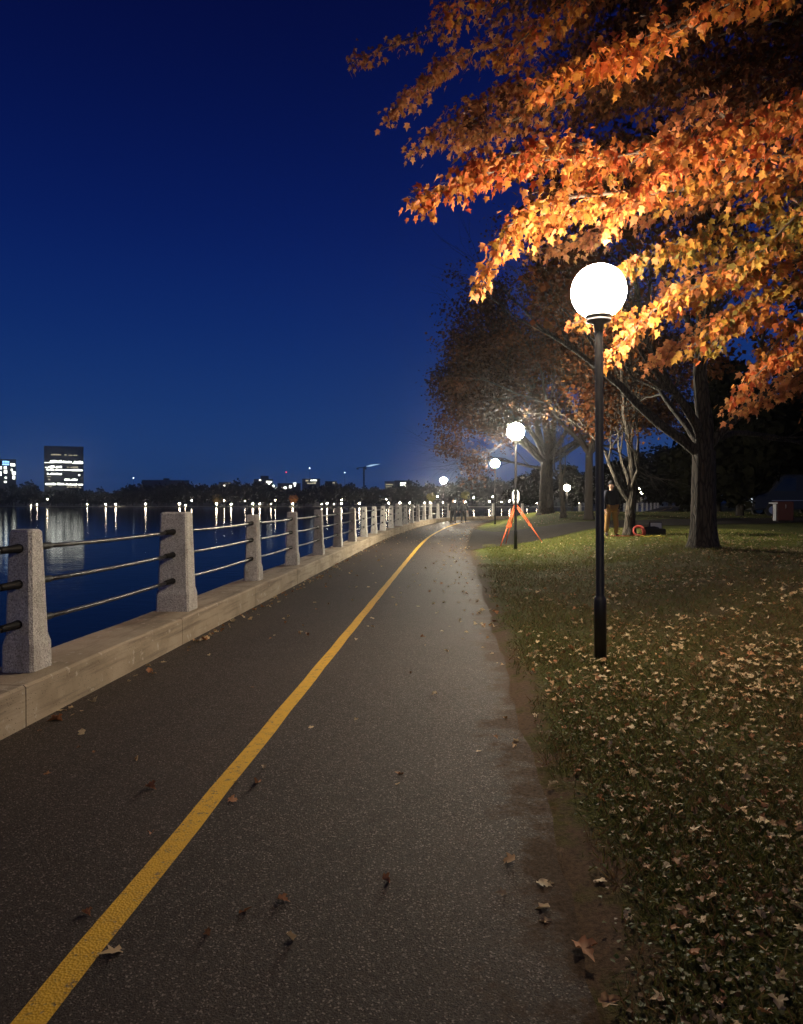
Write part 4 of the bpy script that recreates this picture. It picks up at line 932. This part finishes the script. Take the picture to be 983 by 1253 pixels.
build_right()
# ------------------------------------------------------------------ far buildings
def building(name, label, px0, px1, pytop, Y, zb, m, wins, depth=20, cat='building', extra=None):
    a = at(px0, pytop, Y); b = at(px1, pytop, Y); t = thing(name, label, cat, ((a.x+b.x)/2, Y, zb)); o = Vector(((a.x+b.x)/2, Y, zb))
    th = math.atan2((a.x+b.x)/2, Y); cs = math.cos(th); t.rotation_euler = (0, 0, -th)
    W = (b.x-a.x)*cs; H = a.z-zb
    obj('wall', MB().box((-W/2,0,0),(W/2,depth,H)), m, t); obj('roof', MB().box((-W/2-.2,-.2,H),(W/2+.2,depth+.2,H+.5)), m, t)
    for x0, x1, y0, y1, mm in wins:
        p = at(x0, y0, Y); q = at(x1, y1, Y); x0_, x1_ = (p.x-o.x)*cs, (q.x-o.x)*cs; z1, z0 = p.z-zb, q.z-zb
        mb = MB(); nn = max(1, int((x1_-x0_)/1.6)); w = (x1_-x0_)/nn
        for k in range(nn):
            mb.box((x0_+k*w+.08,-.12,z0),(x0_+(k+1)*w-.08*R.uniform(.5, 3),.0,z1-(.8 if nn > 4 and R.random() < .15 else R.uniform(0, .3))*(z1-z0)))
        if mb.v: obj('window', mb, M[mm], t)
    if extra: extra(t, W, H)
    return t
w = 'window'; d = 'window_dim'
building('office_tower', 'tall dark office tower with rows of lit windows above the left treeline', 54.2, 102.6, 546.8, 720, -2, M['facade'],
    [(63,75,555.7,557.3,d),(79,82,555.8,557.2,d),(84,95,556,557.2,d),(55,66,563.6,566.8,w),(66,76,563.2,566.4,w),(77,88,564,566.3,w),(88.5,102,563.7,567,w),(55.5,76,570,572.4,w),(82,96,570.5,572.4,d),(57,78,573.8,575.6,w),(79,88,574,575.6,w),(88,101.5,573.8,576,w),
     (58,76,579,581,w),(96,98.5,580,582,w),(58,63,582.6,583.8,d),(79,95,585.5,587.8,w),(59,62,586,587.5,d),(56,69,591,593.5,w),(70,83,591,593.4,w),(83,95,591.8,593.6,w),(96,102,591.8,593.6,w),(60,64,594.8,596.2,d),(82,88,595,596.8,d),(89,94,595,596.6,d),(96,100,595,596.8,d)], 39)
building('lit_block', 'brightly lit apartment block with blue sign at the left picture edge', -16, 20, 562.5, 640, -2, M['facade'],
    [(3,12,563.5,566,'window_blue'),(3,11.5,567,569,'window_blue'),(13,19,566,570,w),(-3,2.5,570.5,574,w),(5,8.5,570,573.5,w),(5,9,575,579,w),(-3,2,576,582,w),(13.5,16,573.5,576,w),(15,19.5,576,580.5,w),(15.5,19,582,586,w),(6,8.5,583,585.5,w),(5,8.5,588,590.5,w),(-14,-6,572,580,w)], 25)
building('long_building', 'long low grey building with flat roof just above the trees, right of the tower', 174, 232, 588.2, 640, -2, M['facade_grey'], [], 20, extra=lambda t, W, H: obj('roof_plant', MB().box((-W*.05,3,H+.5),(W*.08,12,H+2.2)), M['facade'], t))
building('hillside_building', 'small building with two lit spots above the trees, left of the second railing gap', 268, 283, 590.5, 640, -2, M['facade'], [(274,279,592.5,595,w),(276,282,590.9,591.6,d)], 12)
building('stepped_block', 'stepped dark block with pale lights rising above the treeline centre left', 311, 334, 587, 640, -2, M['facade'], [(317,320,586.5,588,w),(326,333,588.5,590.2,w),(328,331,590.6,592.5,w),(333,336,593,596,w),(337,340,596,598,w)], 14, extra=lambda t, W, H: obj('roof_tower', MB().box((-W*.15,2,H),(W*.28,10,H+3.5)), M['facade'], t))
building('low_houses', 'low row of lit windows over the treeline between two darker blocks', 340, 368, 592, 640, -2, M['facade'], [(345,351,595.5,598,w),(354,357,593.5,597,w),(359,363,590.3,592.5,w),(360,362,592,595,w),(354.5,356,597,598,d)], 12)
building('flat_block', 'grey flat block with a lit upper storey above the centre treeline', 370, 392, 586.5, 640, -2, M['facade_grey'], [(374,378,587,589,d),(380,388,586.8,588.4,w),(376,384,590.5,592,d),(384,387,589.5,592,d)], 12)
building('small_houses', 'small dark building with three lit windows right of the flat block', 398, 412, 589.5, 640, -2, M['facade'], [(399.5,402,595.5,597.5,w),(405,408,595.8,597.5,w),(407,410,590,591.5,d)], 10)
building('grey_block', 'pale grey block above the treeline just right of the tower crane', 471, 483, 589.5, 640, -2, M['facade_grey'], [(472,481,592,593.5,d),(458.5,461,596.5,598.5,w),(472,481,595,596,d)], 10)
building('dark_block', 'dark block with one bright double window right of the pale grey block', 483, 505, 588.6, 640, -2, M['facade'], [(490,497,590.5,592.3,w),(490,497,593,595,w)], 12)
building('dark_highrise', 'unlit building showing one bright window strip through trees at right edge', 958, 1010, 543, 150, .5, M['facade'], [(966,978,555,556.8,w),(972,973.5,563.5,564.8,d),(964.5,966,568.5,570,d)], 15)
def mast(name, label, px, py, Y, m, r=.45, cat='mast'):
    p = at(px, py, Y); t = thing(name, label, cat, (p.x, Y, -2)); H = p.z+2
    obj('mast_pole', MB().tube([(0,0,0),(0,0,H)], [.25,.06], 5), M['facade'], t); obj('beacon', MB().lathe([(.1,-r),(r,-.2),(r,.2),(.1,r)], 8, (0,0,H+r)), m, t)
mast('radio_mast', 'thin mast with red beacon light above the centre left treeline', 350.3, 578.3, 640, M['beacon_red'])
mast('radio_mast', 'thin mast with white beacon above the flat block', 379, 573.6, 640, M['beacon_white'], .55); mast('radio_mast', 'thin mast with faint beacon left of the tower crane', 422, 578.8, 640, M['beacon_white'], .4)
mast('radio_mast', 'thin mast with pale beacon right of the office tower', 163.5, 585.6, 640, M['beacon_white'], .55)
def crane():
    p = at(445.5, 572, 660); t = thing('tower_crane', 'tower crane with a lit jib above the far treeline left of the wall end', 'crane', (p.x, 660, -2)); H = p.z+2
    s = 660/F
    obj('mast', MB().box((-.7,-.7,0),(.7,.7,H)), M['facade'], t)
    mb = MB(); mb.tube([(0,0,H),(2*s,0,H+1*s),(20*s,0,H+4*s)], [.5,.45,.25], 5); obj('jib', mb, M['facade'], t)
    mb = MB(); mb.tube([(3*s,-.5,H+1.2*s),(9*s,-.6,H+2.3*s),(13*s,-.6,H+3.1*s),(20*s,-.5,H+4.1*s)], [.2,.75,.5,.12], 6); obj('jib_light', mb, M['crane_light'], t)
    obj('counter_jib', MB().tube([(0,0,H),(-8*s,0,H-.6*s)], .35, 5), M['facade'], t); obj('counterweight', MB().box((-8*s-.8,-.6,H-.6*s-1.4),(-8*s+1,.6,H-.6*s)), M['facade'], t)
    obj('cab', MB().box((.6,-1,H-1.8),(2.4,.6,H-.1)), M['facade'], t)
crane()
# ------------------------------------------------------------------ sky and render settings
w = bpy.data.worlds.new('World'); S.world = w; w.use_nodes = True; nt = w.node_tree; bg = nt.nodes['Background']
tc = nt.nodes.new('ShaderNodeTexCoord'); sp_ = nt.nodes.new('ShaderNodeSeparateXYZ'); nt.links.new(tc.outputs['Generated'], sp_.inputs[0])
rp = nt.nodes.new('ShaderNodeValToRGB'); cr = rp.color_ramp; cr.interpolation = 'B_SPLINE'
st = [(0,(.0155,.054,.180)),(.04,(.0135,.050,.175)),(.12,(.0080,.036,.155)),(.22,(.0040,.022,.135)),(.34,(.0022,.0105,.100)),(.48,(.0013,.0052,.058)),(.62,(.0012,.0026,.034)),(1,(.0012,.0014,.014))]
while len(cr.elements) < len(st): cr.elements.new(.5)
for e_, (p_, c_) in zip(cr.elements, st): e_.position = p_; e_.color = (*c_, 1)
nt.links.new(sp_.outputs[2], rp.inputs[0]); nt.links.new(rp.outputs[0], bg.inputs[0]); bg.inputs[1].default_value = .82
vs_ = S.view_settings; vs_.view_transform = 'Standard'; vs_.look = 'None'; vs_.exposure = .32; vs_.gamma = 1; vs_.use_curve_mapping = False
cy = S.cycles
try:
    cy.use_denoising = True; cy.denoiser = 'OPENIMAGEDENOISE'; cy.sample_clamp_indirect = 3; cy.max_bounces = 5; cy.diffuse_bounces = 3; cy.transmission_bounces = 3; cy.use_light_tree = True; cy.caustics_reflective = False; cy.caustics_refractive = False
except Exception as e: print(e)

def bloom_haze():  # scattering volume added to give the lamps a lens-like bloom
    mb = MB().box((-1500,-60,WATER-2),(1500,2400,75))
    m = bpy.data.materials.new('air'); m.use_nodes = True; t = m.node_tree; t.nodes.clear()
    o = t.nodes.new('ShaderNodeOutputMaterial'); v = t.nodes.new('ShaderNodeVolumePrincipled'); v.inputs['Density'].default_value = .00027; v.inputs['Color'].default_value = (.9,.93,1,1); v.inputs["Anisotropy"].default_value = .94
    t.links.new(v.outputs[0], o.inputs['Volume']); tag(obj('bloom_haze', mb, m), 'thin scattering volume added to stand in for lens bloom round the lamps', 'bloom_haze', kind='stuff')

bloom_haze()
